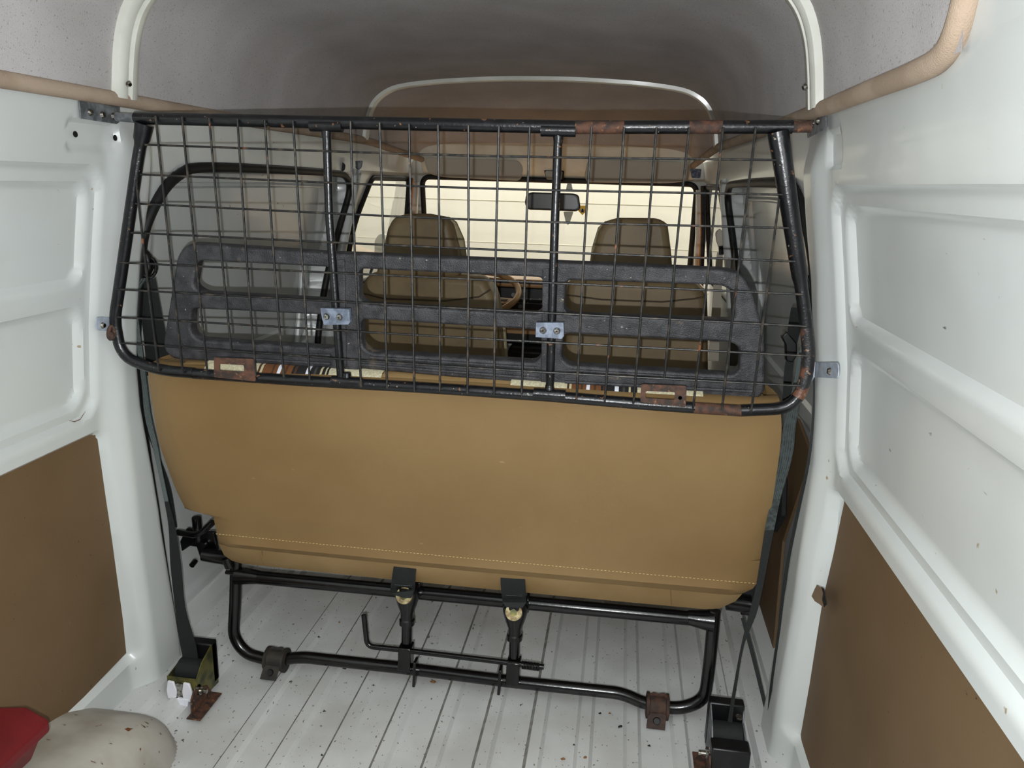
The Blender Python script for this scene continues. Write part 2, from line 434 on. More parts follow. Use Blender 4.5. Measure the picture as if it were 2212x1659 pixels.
for n_, s in ((3,-1), (4,1)):
    mb = MB()
    pts = [(s*.727, y, interp(y, [.9,3.2,4.0,4.12], [1.524,1.522,1.474,1.45])) for y in [1.10,1.3,1.6]]
    pts += [(s*interp(y,[1.6,3.17,4.15],[.727,.708,.682]), y, interp(y, [.9,3.2,4.0,4.12], [1.522,1.522,1.474,1.45])) for y in [2.0,2.6,3.17,3.6,4.0]]
    pre = [(s*.700,.962,1.80),(s*.715,.962,1.66),(s*.722,.965,1.60),(s*.726,.99,1.55),(s*.728,1.03,1.53)]
    pts = smoothline(pre+pts, 5)
    mb.tube(pts, .0155, 12)
    o = mb.build('trim_%d' % n_, beige); struct(o, 'beige ribbed edging along the %s roof edge' % ('left' if s < 0 else 'right'))
# door panels inside the sliding door openings get a black seal
def seal_path(s):
    Lp = []
    for z in [.10,.3,.5,.7,.9,1.1,1.2]: Lp.append((z, yr(z)))
    pts = [Vector((0, y, z)) for z, y in Lp]
    pts += [Vector((0, 1.745,1.26)), Vector((0,1.80,1.33)), Vector((0,1.87,1.37)), Vector((0,1.96,1.388)), Vector((0,2.3,1.392)), Vector((0,2.9,1.388)), Vector((0,3.06,1.375)), Vector((0,3.125,1.32))]
    for z in [1.2,1.1,.975,.85,.72,.5,.3]: pts.append(Vector((0, yf(z)-.004, z)))
    for p in pts: p.x = s*(base_x(p.z)-.006)
    return smoothline(pts, 4)
for n_, s in ((1,-1), (2,1)):
    mb = MB(); pth = seal_path(s); mb.tube(pth, .0135, 10)
    root = mb.build('door_%d' % n_, rub); struct(root, 'black rubber seal round the %s sliding door opening' % ('left' if s < 0 else 'right'))
    if s > 0:
        mb = MB(); mb.prism([P(*q, x=.876) for q in [(1722,905),(1752,985),(1690,1170),(1668,1420),(1590,1180),(1560,1000),(1640,950)]], (.008,0,0)); mb.build('hardboard_panel', hard, root, smooth=False)
    # inner ribs of the door skin
    mb = MB(); x = s*(base_x(1.34)+.046)
    mb.tube([(x,1.93,1.343),(x,2.5,1.343),(x,3.0,1.335)], .006, 8); mb.build('door_rib', paint, root)
    mb = MB(); x = s*.865
    mb.tube([(x+s*.01,2.96,1.28),(x+s*.012,2.88,1.0),(x+s*.015,2.80,.7)], .011, 8); mb.build('door_rib', paint, root)
# ribbed black strip along the right B pillar
mb = MB()
Lp = [P(*q, x=.80) for q in [(1556,416),(1565,470),(1573,520),(1580,565),(1588,700),(1583,790)]]
Rp = [P(*q, x=.80) for q in [(1578,420),(1583,470),(1591,520),(1595,565),(1606,700),(1604,790)]]
mb.ribbon(Lp, Rp, .012); struct(mb.build('trim_5', rub), 'black ribbed strip beside the right front door')
# front wall with windscreen opening
zt, zb = 1.388, .84
def fw(x, z): return Vector((x, 4.12+(1.39-z)*.30, z))
outer = [fw(-.80,.0), fw(.80,.0), fw(.80,1.5), fw(-.80,1.5)]
inner = fillet([fw(-.722,zb), fw(.735,zb), fw(.722,zt), fw(-.708,zt)], .05, 6, True)
fwall = struct(plate('wall_front', outer, [inner], (0,-1,-.3), .03, paint, None))
mb = MB(); mb.tube(fillet([fw(-.722,zb)+Vector((0,-.03,0)), fw(.735,zb)+Vector((0,-.03,0)), fw(.722,zt)+Vector((0,-.03,0)), fw(-.708,zt)+Vector((0,-.03,0))], .05, 8, True), .014, 10, closed=True)
win = struct(mb.build('window_1', rub), 'windscreen with black rubber surround')
mb = MB(); mb.add([fw(-.74,zb-.02), fw(.75,zb-.02), fw(.74,zt+.015), fw(-.73,zt+.015)], [(0,1,2,3)]); mb.build('glass', glass, win)
mb = MB(); rows = []       # header over the windscreen
for y, z in [(3.90,1.62),(4.0,1.49),(4.06,1.44),(4.10,1.40),(4.12,1.385)]:
    rows.append([(-.70+1.4*k/12, y, z-.012) for k in range(13)])
mb.grid(rows); mb.build('header', paintw, fwall)
# A pillars and front side windows
for n_, s in ((2,-1), (3,1)):
    wx = lambda z: s*(base_x(z)+.008)
    loop = [Vector((wx(.9), 3.245, .9)), Vector((wx(1.15),3.255,1.15)), Vector((wx(1.37),3.43,1.374)), Vector((wx(1.37),4.05,1.374)), Vector((wx(.9),4.17,.9))]
    loop = fillet(loop, [.03,.12,.04,.04,.03], 6, True)
    mb = MB(); mb.tube(loop, .013, 10, closed=True); wn = struct(mb.build('window_%d' % n_, rub), '%s front door window with black seal' % ('left' if s < 0 else 'right'))
    mb = MB(); mb.add([p+Vector((s*.004,0,0)) for p in loop], [tuple(range(len(loop)))]); mb.build('glass', glass, wn, smooth=False)
    mb = MB(); mb.tube([(s*.735,4.06,1.36),(s*.752,4.08,1.15),(s*.768,4.12,.86)], .019, 10); ap = mb.build('pillar_lining', paint, fwall)
    mb = MB(); mb.tube([(s*.742,4.02,1.375),(s*.76,4.03,1.15),(s*.775,4.06,.86)], .009, 10); mb.build('pillar_edging', orange, fwall)
    mb = MB(); mb.tube([(s*.742,3.99,1.38),(s*.765,4.0,1.15),(s*.782,4.02,.86)], .011, 10); mb.build('door_seal', rub, fwall)
    # B pillar cover
    mb = MB(); mb.tube([(s*.752,3.20,1.40),(s*.772,3.12,1.2),(s*.80,3.06,1.0),(s*.83,3.02,.7),(s*.84,3.0,.2)], .022, 10); mb.build('pillar_cover', paint, fwall)
# garage beyond
mb = MB(); mb.box((-7,6.5,-.6), (7,6.6,3.4)); g = struct(mb.build('wall_garage', cream, smooth=False))
groove2 = mat('faint_wall_seam', srgb(238,231,212), .9)
for z in (-.2,.16,.52,.87,1.215,1.56,1.92,2.3):
    mb = MB(); mb.box((-7,6.4988,z), (7,6.503,z+.005)); mb.build('wall_joint', groove if z == 1.215 else groove2, g, smooth=False)
mb = MB(); mb.box((-7,-6,-.66), (7,6.6,-.6)); struct(mb.build('floor_garage', concrete, smooth=False))
# hardboard side panels
def hp(label, s, pts, x):
    mb = MB(); mb.prism([Vector((s*x(z), y, z)) for y, z in pts], (s*.004,0,0)); return tag(mb.build('side_panel', hard, smooth=False), label, 'panel', 'hardboard side panels')
px_ = lambda z: base_x(z)+.014
Lpts = [(.1,.766),(.6,.766),(1.59,.766),(1.603,.6),(1.61,.454),(1.632,.19),(1.628,.165),(1.605,.15),(1.39,.136),(1.2,.14),(.1,.14)]
hp('dark brown hardboard panel low on the left wall above the wheel arch', -1, Lpts, px_)
rp = hp('brown hardboard panel low on the right wall with a torn hole at its edge', 1, [(.1,.766),(.6,.766),(1.548,.766),(1.575,.62),(1.60,.503),(1.64,.3),(1.678,.16),(1.62,.135),(1.54,.11),(1.2,.11),(.1,.11)], px_)
mb = MB()
c = [(1756,1288),(1763,1272),(1774,1264),(1784,1270),(1788,1285),(1790,1305),(1785,1316),(1774,1306),(1763,1299)]
pts = [P(*q, x=.838) for q in c]; ctr = sum(pts, Vector())/len(pts)
for i, p in enumerate(pts): p.x -= .003+.006*(i in (2,3,4))
mb.add([ctr+Vector((-.003,0,0))]+pts, [(0,i+1,(i+1) % len(pts)+1) for i in range(len(pts))]); mb.build('torn_flap', mat('torn_board', srgb(128,106,82), .8), rp, smooth=False)
mb = MB(); mb.prism([P(*q, x=.829) for q in [(1775,1268),(1781,1272),(1783,1290),(1786,1306),(1781,1312),(1777,1296),(1779,1282)]], (-.001,0,0)); mb.build('tear', rub, rp, smooth=False)
# ================================================================== WIRE GUARD
GY = 1.575
G = lambda px, py, dy=0: P(px, py, y=GY+dy)
guard = thing('wire_guard', 'black tubular wire mesh load guard across the van above the bench back', 'guard', (0,GY,.93))
def rustrange(name, x0, x1):
    """black tube that has rusted where x lies in bands"""
    return None
mb = MB(); mb.tube([G(293,255), G(700,264), G(1243,275)], .0128, 14); mb.build('top_tube', guardm, guard)
rtube = mat('half_rusted_tube', srgb(30,29,31), .45, col2=srgb(98,62,44), nscale=26, namt=(.44,.52), bump=.5, bscale=220, spots=[(srgb(140,112,92), 90, .62, .70)])
def seg(name, a, b, m_, r=.0126): 
    mb = MB(); mb.tube([a, b], r, 14, cap=True); return mb.build(name, m_, guard)
T = lambda x: G(x, 275+(x-1243)*(274.0-275)/(1720-1243))
seg('top_tube', T(1243), T(1348), rust)
seg('top_tube', T(1348), T(1488), guardm); seg('top_tube', T(1488), T(1560), rust, .0127); seg('top_tube', T(1560), T(1712), guardm)
tr = seg('tube_stub', T(1705), T(1752), rust, .0105); tr['label'] = 'bare rusty stub'
seg('tube_stub', G(252,252), G(296,256), zincd, .0095)
side = fillet([G(312,268), G(300,330), G(255,640), G(247,690), G(262,772), G(345,800), G(420,806)], [0,.05,.1,.1,.22,.12,0], 8)
mb = MB(); mb.tube(side, [.019,.017,.014]+[.0126]*(len(side)-3), 14); mb.build('side_tube', guardm, guard)
side = [G(1682,288), G(1690,330), G(1712,480), G(1742,700), G(1747,800)]
sr = fillet([G(1680,285), G(1690,345), G(1737,660), G(1750,790), G(1718,882), G(1600,887)], [0,.05,.15,.16,.16,0], 8)
mb = MB(); mb.tube(sr[:10], [.021,.019,.0155]+[.013]*7, 14); mb.build('side_tube', guardm, guard)
ia = 15
mb = MB(); mb.tube([sr[9].lerp(sr[10], t/4) for t in range(5)]+sr[11:ia+8], .0130, 14); mb.build('side_tube', rtube, guard)
mb = MB(); mb.tube(sr[ia+7:], .0126, 14); mb.build('side_tube', guardm, guard)
mb = MB(); mb.tube([G(418,807), G(640,822), G(890,836), G(1000,843), G(1187,856), G(1400,874), G(1500,881)], .0122, 14); mb.build('bottom_tube', guardm, guard)
seg('bottom_tube', G(1498,881), G(1604,887.5), rust, .0122)
for a, b in (((705,275),(737,826)), ((1206,285),(1187,853))):
    mid = ((711,465) if a[0] < 1000 else (1199,470))
    mb = MB(); mb.tube([G(*a), G(*mid), G(*b)], .0088, 12); mb.build('post', guardm, guard)
    for (cx_, cy_), dy in ((a,-3), ((b[0]+(12 if b[0] < 1000 else 0),b[1]-1),0)):
        mb = MB(); c = G(cx_, cy_+dy, -.004); w_ = .034
        mb.tube([c-Vector((w_,0,0)), c+Vector((w_,0,0))], .0118, 12); mb.tube([G(cx_,cy_+dy), G(cx_,cy_+(24 if dy < 0 else -20))], [.012,.0092], 12); mb.build('tee_sleeve', guardm, guard)
WY = -.0165
VW = [((294,387),(343,801)),((336,250),(395,806)),((393,252),(448,808)),((452,255),(500,757)),((513,257),(553,812)),((572,259),(613,815)),((633,261),(669,820)),
 ((757,262),(780,836)),((820,265),(836,838)),((883.6,268),(895,846)),((946,270),(950,846)),((1011.6,271),(1009.5,850)),((1077.6,272),(1067,852)),((1144,273),(1126.6,858)),
 ((1277.6,275),(1245,864)),((1348,275),(1306,868)),((1418,275),(1368,872)),((1488.7,275),(1434.8,817)),((1562,274),(1497,882)),((1632.6,274),(1559,886)),((1683,430),(1622,893))]
for a, b in VW:
    mb = MB(); A, B = G(*a, dy=WY), G(*b, dy=WY); mid = (A+B)/2+Vector((random.uniform(-.002,.002), random.uniform(-.002,.002), 0))
    mb.tube(smoothline([A, mid, B], 3), .0025, 7); mb.build('vertical_wire', wirem, guard)
HWL = [(313,312.7),(303,377),(293,440),(283,502.6),(258,567),(252,625),(252,685),(262,741)]
HWM = [336,406,474,537,603,667,730,794]
HWR = [(1688,346),(1700,421),(1712,493),(1722,565),(1733,636),(1742,705),(1744,769),(1736,834)]
for a, mdl, b in zip(HWL, HWM, HWR):
    mb = MB(); mb.tube(smoothline([G(*a, dy=-.012), G(1010, mdl, dy=-.012), G(*b, dy=-.012)], 8), .0023, 7); mb.build('horizontal_wire', wirem, guard)
# rusty number plates holders welded to the bottom tube
def quad_plate(c4, hole4, m_, name, parent, th=.003, dy=-.018):
    o_ = [G(*q, dy=dy) for q in c4]; h_ = [G(*q, dy=dy) for q in hole4] if hole4 else None
    return plate(name, fillet(o_, .003, 2, True), [fillet(h_, .003, 2, True)] if h_ else [], (0,1,0), th, m_, parent)
q = quad_plate([(462,772),(548,776),(552,824),(462,815)], [(474,786),(527,789),(527,804),(474,800)], rust, 'rusty_catch_plate', guard)
mb = MB(); mb.disc(G(537,798,dy=-.016), (0,-1,0), .004, .002, 12); mb.build('hole_rim', steel, q)
q = quad_plate([(1385,830),(1483,834),(1481,880),(1383,869)], [(1395,845),(1458,847),(1457,864),(1394,860)], rust, 'rusty_catch_plate', guard)
mb = MB(); mb.disc(G(1469,859,dy=-.016), (0,-1,0), .004, .002, 12); mb.build('hole_rim', steel, q)
# clamp plates on the posts
for pts, sc_, lab in (([(692,666),(754,668),(756,696),(752,701),(700,702),(696,690)], [(705,684),(733,685)], 'left'),
                      ([(1158,697),(1217,697),(1218,726),(1213,732),(1157,728)], [(1173,714),(1203,715)], 'right')):
    o_ = plate('clamp_plate', [G(*p, dy=-.026) for p in pts], [], (0,1,0), .012, zinc, guard)
    for c in sc_:
        mb = MB(); c = G(*c, dy=-.027); mb.disc(c, (0,-1,0), .0075, .004, 16, .0055); mb.obox(c+Vector((0,-.0042,0)), (.005,0,0), (0,.0006,0), (0,0,.0012)); mb.obox(c+Vector((0,-.0042,0)), (.0012,0,0), (0,.0006,0), (0,0,.005)); mb.build('screw', steel, o_)
# van side mounting brackets
def bracket(label, polys, screws, nrm, m_, group='guard mounting brackets'):
    c = polys[0][0]; root = thing('mounting_bracket', label, 'bracket', c, group)
    for i, pl in enumerate(polys): mb = MB(); mb.prism(pl, Vector(nrm[i])*.003); mb.build('plate', m_, root, bevel=.0008)
    for s_, ax in screws:
        mb = MB(); mb.disc(s_, ax, .0075, .005, 16, .005); mb.build('screw', steel, root)
    return root
xl = -.733
bracket('dull zinc plate with two screws holding the left end of the guard top tube', [[P(*q, x=xl) for q in [(168,217),(257,231),(258,262),(250,268),(172,256)]]],
        [(P(195,243,x=xl+.003),(1,0,0)), (P(221,248,x=xl+.003),(1,0,0)), (P(245,251,x=xl+.003),(1,0,0))], [(1,0,0)], zincd)
bracket('dull zinc plate with two screws holding the right rusty end of the guard top tube', [[P(*q, x=.728) for q in [(1745,256),(1776,232),(1786,231),(1787,272),(1783,280),(1747,298)]]],
        [(P(1757,268,x=.725),(-1,0,0)), (P(1768,262,x=.725),(-1,0,0))], [(-1,0,0)], zincd)
xl = -.788
bracket('small zinc tab screwed to the left pillar beside the guard', [fillet([P(*q, x=xl) for q in [(205,684),(240,685),(240,715),(205,714)]], [.012,.001,.001,.012], 5, True)],
        [(P(222,703,x=xl+.003),(1,0,0))], [(1,0,0)], zincl)
b_ = bracket('bent zinc tab screwed to the right pillar beside the rusty guard tube', [fillet([P(*q, x=.785) for q in [(1762,782),(1814,784),(1814,818),(1760,815)]], [.001,.014,.014,.001], 5, True),
        [P(*q, x=.780) for q in [(1742,835),(1762,782),(1760,815),(1745,838)]]], [(P(1793,802,x=.782),(-1,0,0))], [(-1,0,0),(-1,0,0)], zincl)
mb = MB(); c = G(241,718,dy=-.012); mb.tube(ring3(c, (.5,.2,.3), (0,.2,1), .012, .014, 16), .005, 8, closed=True); mb.disc(G(243,722,dy=-.03), (0,-1,0), .006, .006, 10); mb.build('weld_lug', rust, guard)
# ================================================================== BENCH
bench = thing('bench_seat', 'tan vinyl rear bench seat seen from behind on a black tube frame', 'seat', (0,1.80,.02))
BP = lambda px, py, dy=0: PS(px, py, 1.622+dy, .905, .267)
Le = [(310,806),(313,840),(320,880),(334,958),(352,1012),(371,1062),(391,1102)]
Re = [(1690,892),(1692,935),(1688,980),(1678,1050),(1668,1115),(1660,1172),(1654,1215)]
def sheet(Lpx, Rpx, n, dep, rnd, side_d=.10, bulge=.006, inset=.012):
    rows = []
    for i, (a, b) in enumerate(zip(Lpx, Rpx)):
        A, B = Vector(a), Vector(b); row = []
        for k in range(n+1):
            t = k/n; p = A.lerp(B, t); e = min(t, 1-t)*(B-A).length
            off = rnd*(1-sm(e/.05))**2 - bulge*math.sin(math.pi*t); row.append(p+Vector((0,off,0)))
        row = [row[0]+Vector((inset,side_d,0))]+[row[0]+Vector((.002,side_d*.4,0))]+row+[row[-1]+Vector((-.002,side_d*.4,0))]+[row[-1]+Vector((-inset,side_d,0))]
        rows.append(row)
    return rows
L3 = [BP(*q) for q in Le]; R3 = [BP(*q) for q in Re]
L3 = smoothline(L3, 3); R3 = smoothline(R3, 3)
rows = sheet(L3, R3, 40, 0, .018)
top = []                       # rounded top edge rolling forward
for dy, dz in ((.095,-.03),(.075,.012),(.05,.022),(.025,.018),(.008,.008)):
    top.append([p+Vector((0,dy,dz)) for p in rows[0]])
mb = MB(); mb.grid(top+rows)
mb.build('backrest', vinyl, bench)
# lower part of the cover below the left cut-out
La = [(398,1102),(405,1118),(455,1122),(458,1140),(461,1152)]; Ra = [(1654,1215),(1653,1222),(1650,1240),(1647,1252),(1643,1262)]
mb = MB(); rows2 = []
Lq = [(391,1102),(430,1112),(455,1121),(458,1136),(462,1153),(466,1172),(468,1179)]
Rq = [(1654,1215),(1652,1226),(1649,1238),(1646,1249),(1642,1260),(1628,1278),(1606,1288)]
dq = [0,0,.0,-.001,-.001,-.008,.004]
rr = [[BP(*a, dy=d), BP(*b, dy=d)] for a, b, d in zip(Lq, Rq, dq)]
rows2 = sheet([r[0] for r in rr], [r[1] for r in rr], 40, 0, .014, side_d=.05)
mb.grid(rows2); mb.build('cover_hem', vinyl, bench)
fl_l = [BP(468,1178,.006), BP(480,1203,.014), BP(497,1215,.03)]; fl_r = [BP(1604,1288,.006), BP(1590,1303,.014), BP(1556,1319,.03)]
mb = MB(); mb.grid(sheet(fl_l, fl_r, 40, 0, .01, side_d=.04)); mb.build('lower_flap', vinyl2, bench)
# stitching
def stitches(a, b, n, lift=-.003, bow_=0):
    mb = MB(); A, B = a, b
    for i in range(n):
        t0, t1 = (i+.2)/n, (i+.75)/n
        p, q_ = A.lerp(B, t0), A.lerp(B, t1); o_ = Vector((0, lift-.006*math.sin(math.pi*t0), 0))
        mb.tube([p+o_, q_+o_], .0007, 4)
    return mb
mb = stitches(BP(466,1152), BP(1640,1260), 150); o = mb.build('stitching', thread, bench); o['kind'] = 'stuff'
mb = stitches(BP(566,1189,.006), BP(570,1219,.022), 8); mb.tube([BP(566,1189,.001), BP(570,1219,.022)], .0012, 5); mb.build('seam', vinyl, bench)
mb = MB(); mb.tube([BP(1448,1273,.001), BP(1450,1306,.022)], .0012, 5); mb.build('seam', vinyl, bench)
# front cushion top edge seen above the bottom tube: cloth and stripes
TP = lambda px, py: P(px, py, y=1.69)
def topstrip(name, x0, x1, m_, lift=0):
    mb = MB(); rows = []
    N_ = max(2, int((x1-x0)/.02))
    for dy, z in ((1.628,.900),(1.634,.918+lift*.7),(1.652,.930+lift),(1.68,.936+lift),(1.71,.937+lift),(1.75,.93),(1.78,.90),(1.79,.80)):
        rows.append([(x0+(x1-x0)*k/N_, dy, z+(-.006 if abs(x0+(x1-x0)*k/N_) > .66 else 0)) for k in range(N_+1)])
    mb.grid(rows); return mb.build(name, m_, bench)
topstrip('backrest_top', -.715, -.592, vinyl2)
for a_, b_, m_ in ((-.592,-.465,clothm),(-.465,-.287,stripe),(-.287,-.16,clothm),(.14,.262,clothm),(.262,.422,stripe2),(.422,.564,clothm)): topstrip('cloth_facing', a_, b_, m_, .010)
topstrip('backrest_top', -.16, .14, vinyl2, .006); topstrip('backrest_top', .564, .70, vinyl2)
# seat base in front (mostly hidden)
mb = MB(); mb.box((-.66,1.90,.30), (.66,2.30,.42)); mb.build('seat_cushion', vinyl, bench, bevel=.03)
# frame
F_ = lambda px, py, d=0: PS(px, py, 1.780+d, 0.0, -.19)
mb = MB(); mb.tube([F_(512,1243), F_(1535,1340)], .0188, 16)
mb.tube([F_(512,1243), F_(560,1247)], [.026,.0188], 14); mb.tube([F_(1540,1341), F_(1485,1334)], [.030,.0188], 14); mb.build('cross_tube', black, bench)
low = [F_(510,1208), F_(508,1300), F_(504,1375), F_(530,1412), F_(590,1428), F_(650,1419), F_(870,1443), F_(1100,1472), F_(1345,1498), F_(1392,1520), F_(1470,1532), F_(1522,1512), F_(1532,1440), F_(1543,1318)]
low = fillet(low, [0,.03,.05,.05,.03,.03,.1,.1,.05,.04,.06,.06,.06,0], 6)
mb = MB(); mb.tube(low, .0165, 16); mb.build('lower_tube', black, bench)
# saddle clamps at the floor
for pts, m_ in (([(563,1428),(575,1398),(590,1393),(604,1402),(614,1393),(632,1392),(626,1410),(616,1430),(610,1450),(593,1462),(560,1460)], mat('grimy_dark_clamp', srgb(48,42,34), .7, col2=srgb(30,27,24), nscale=40, bump=.5, bscale=200)),
                ([(1394,1500),(1397,1488),(1410,1492),(1425,1497),(1432,1492),(1438,1498),(1446,1498),(1447,1540),(1442,1558),(1437,1576),(1405,1570),(1400,1553),(1393,1540)], mat('rusty_clamp', srgb(70,46,34), .75, col2=srgb(44,30,24), nscale=50, bump=.6, bscale=250))):
    mb = MB(); c0 = F_(*[sum(p[i] for p in pts)/len(pts) for i in (0,1)])
    cx_ = (pts[0][0]+pts[7][0])/2 if pts[0][0] < 1000 else 1420
    ctr = F_(598,1424) if pts[0][0] < 1000 else F_(1420,1525)
    for dx, r in ((-.030,.030),(-.024,.034),(-.012,.031),(0,.031),(.012,.031),(.024,.034),(.030,.030)): pass
    ax = Vector((1,0,0))
    mb.tube([ctr+ax*d for d in (-.031,-.029,-.022,-.02,.02,.022,.029,.031)], [.024,.034,.034,.030,.030,.034,.034,.024], 18)
    mb.prism([F_(*q, d=-.024) for q in (pts[-3:]+[(pts[-3][0]+6,pts[-3][1]-28),(pts[-1][0]+6,pts[-1][1]-10)][:1])] if False else [ctr+Vector((-.024,-.03,-.002)), ctr+Vector((.022,-.03,-.002)), ctr+Vector((.020,-.052,-.032)), ctr+Vector((-.028,-.052,-.032))], (0,.004,.004))
    mb.tube([ctr+Vector((-.02,0,.030)), ctr+Vector((-.012,.0,.036)), ctr+Vector((.0,0,.033)), ctr+Vector((.015,0,.037)), ctr+Vector((.022,0,.033))], .005, 6)
    o_ = mb.build('saddle_clamp', m_, bench); o_['label'] = 'grimy dark clamp' if pts[0][0] < 1000 else 'rust brown clamp'
    mb = MB(); mb.disc(ctr+Vector((-.002,-.040,-.016)), (0,-.8,.5), .010, .006, 14, .008); mb.build('bolt', rub, o_)
# pivot links under the straps
for (ex, ey), (bx, by), (hx, hy) in (((880,1283),(878,1412),(895,1470)), ((1113,1318),(1110,1443),(1078,1487))):
    mb = MB(); e = F_(ex, ey, -.035); b_ = F_(bx, by, -.012)
    d = (b_-e)
    mb.tube([e+Vector((0,0,.030)), e+Vector((0,0,.016)), e, e+d*.18, e+d*.30, e+d*.40, e+d*.42, e+d*.50, e+d*.52, e+d*.8], [.030,.034,.034,.026,.018,.018,.021,.021,.0145,.0145], 16)
    mb.build('pivot_link', black, bench)
    mb = MB(); mb.disc(e+Vector((0,-.010,.002)), (0,-.9,.45), .024, .026, 20, .022); o_ = mb.build('washer', mat('brassy_washer', srgb(170,160,120), .5, metal=.5, col2=srgb(110,90,60), nscale=60), bench)
    mb = MB(); mb.disc(e+Vector((0,-.032,.012)), (0,-.9,.45), .010, .006, 6); mb.build('nut', gold, o_)
    mb = MB(); mb.obox(b_+Vector((0,-.005,-.004)), (.018,0,0), (0,.020,0), (0,.004,.033)); mb.build('link_block', black, bench, bevel=.003)
    h = F_(hx, hy-30, -.02); hb = F_(hx-4, hy+12, -.03)
    mb = MB(); mb.prism([h+Vector((0,-.014,.022)), h+Vector((0,.014,.022)), h+Vector((0,.018,-.01)), hb+Vector((0,.010,0)), hb+Vector((0,-.006,0)), h+Vector((0,-.018,-.01))], (.008,0,0)); mb.build('latch_hook', black, bench, bevel=.002)
    mb = MB(); f0 = F_(ex+26, ey-25, -.01); mb.prism([f0+Vector((0,-.022,-.03)), f0+Vector((0,-.022,.008)), f0+Vector((0,0,.026)), f0+Vector((0,.012,0)), f0+Vector((0,.01,-.03))], (.007,0,0)); mb.build('lug', black, bench, bevel=.002)
rod = fillet([F_(786,1328,-.03), F_(793,1396,-.03), F_(860,1403,-.03), F_(1085,1430,-.03), F_(1175,1441,-.03)], [0,.02,.03,.02,0], 6)
mb = MB(); mb.tube(rod, .0072, 12); mb.build('latch_rod', black, bench)
sp_a, sp_b = F_(1127,1436,-.03), F_(1166,1441,-.03); sp = []
for i in range(12*12+1):
    t = i/(12*12); a = t*12*2*math.pi; sp.append(sp_a.lerp(sp_b, t)+Vector((0, math.cos(a)*.0095, math.sin(a)*.0095)))
mb = MB(); mb.tube(sp, .0019, 6); mb.build('spring', black, bench)
# straps
for L_, R_, dq in (([(853,1212),(849,1235),(844,1270),(846,1283),(872,1292)], [(902,1216),(898,1240),(897,1268),(895,1277),(888,1292)], -.05),
               ([(1081,1236),(1082,1262),(1085,1292),(1086,1303),(1094,1312)], [(1134,1239),(1135,1262),(1137,1290),(1137,1303),(1128,1314)], -.05)):
    dd = [-.003,-.02,-.055,-.07,-.075]
    mb = MB(); mb.ribbon([PS(*q, 1.622+.012+d*.5, .905, .267) if i < 2 else F_(*q, d) for i, (q, d) in enumerate(zip(L_, dd))], [PS(*q, 1.622+.012+d*.5, .905, .267) if i < 2 else F_(*q, d) for i, (q, d) in enumerate(zip(R_, dd))], .004)
    o_ = mb.build('strap', web, bench); mb = MB()
    for k in range(8):
        t = .30+.055*k; y_ = lerp(L_[0][1], L_[2][1], t*1.3); xl_ = lerp(L_[0][0], L_[2][0], t*1.3)+8; xr = lerp(R_[0][0], R_[2][0], t*1.3)-8
        dpt = -.055 if y_ > L_[1][1]+12 else -.045
        mb.tube([F_(xl_, y_, dpt-.012), F_(xr, y_+2, dpt-.012)], .0011, 4)
    s_ = mb.build('box_stitch', weblit, o_); s_['kind'] = 'stuff'
# hinges
H = lambda px, py, d=0: P(px, py, y=1.86+d)
mb = MB(); mb.tube([H(424,1118), H(427,1150), H(430,1168)], .013, 10); mb.tube(fillet([H(460,1128,-.05), H(428,1158,-.05), H(384,1150,-.03)], .03, 5), .009, 10); mb.build('recliner_lever', black, bench)
mb = MB(); mb.prism([H(*q) for q in [(388,1170),(402,1142),(440,1150),(462,1150),(470,1190),(452,1212),(432,1206),(424,1182),(410,1180),(392,1192)]], (0,.012,0)); mb.build('hinge_plate', black, bench, bevel=.003)
mb = MB(); mb.disc(H(415,1163,-.004), (0,-1,0), .011, .012, 12); mb.disc(H(440,1178,-.004), (0,-1,0), .014, .01, 12); mb.build('hinge_bolt', black, bench)
mb = MB(); mb.tube([H(440,1197,-.02), H(495,1207,-.02)], .020, 12); mb.tube([H(490,1205,-.04), H(497,1225,-.04)], .014, 10); mb.disc(H(488,1236,-.04), (1,0,0), .006, .03, 10); mb.disc(H(422,1212), (0,-1,-.2), .008, .02, 10); mb.build('pivot_tube', black, bench)
mb = MB(); mb.tube([H(1570,1298,.0), H(1620,1305,.0)], .024, 14); mb.build('pivot_tube', black, bench)
mb = MB(); mb.prism([H(*q) for q in [(1598,1285),(1612,1262),(1628,1240),(1640,1262),(1632,1320),(1622,1332),(1600,1330)]], (0,.02,0)); mb.build('hinge_plate', black, bench, bevel=.004)
# ================================================================== PLASTIC FRAME
Q = lambda px, py, d=0: PS(px, py, 1.622+d, 1.21, .14)
out = [(352,740),(366,655),(382,553),(402,527),(445,529),(700,547),(1165,566),(1560,583),(1598,590),(1620,618),(1636,668),(1652,722),(1652,848),(1636,863),(1500,857),(1225,839),(1212,848),(1165,842),(1150,832),(778,797),(768,806),(730,808),(716,796),(480,783),(375,776),(356,762)]
holes = [[(426,563),(715,578),(718,650),(436,634),(416,620)], [(775,581),(1168,600),(1176,612),(1173,668),(1160,680),(790,658),(776,645)],
         [(1222,606),(1560,617),(1583,630),(1588,694),(1232,681),(1219,668)], [(413,667),(721,682),(722,754),(426,735),(411,718)],
         [(779,690),(1168,714),(1169,770),(1156,784),(800,763),(781,748)], [(1217,721),(1580,740),(1597,752),(1598,798),(1582,812),(1230,790),(1213,776)]]
rad = lambda L, r: fillet([Q(*p) for p in L], r, 4, True)
pf = thing('plastic_frame', 'dusty grey grained plastic frame with six openings on top of the bench back', 'frame', (0,1.65,.93))
plate('frame_body', rad(out, .022), [rad(h, .014) for h in holes], (0,1,.14), .034, plastic, pf, .006)
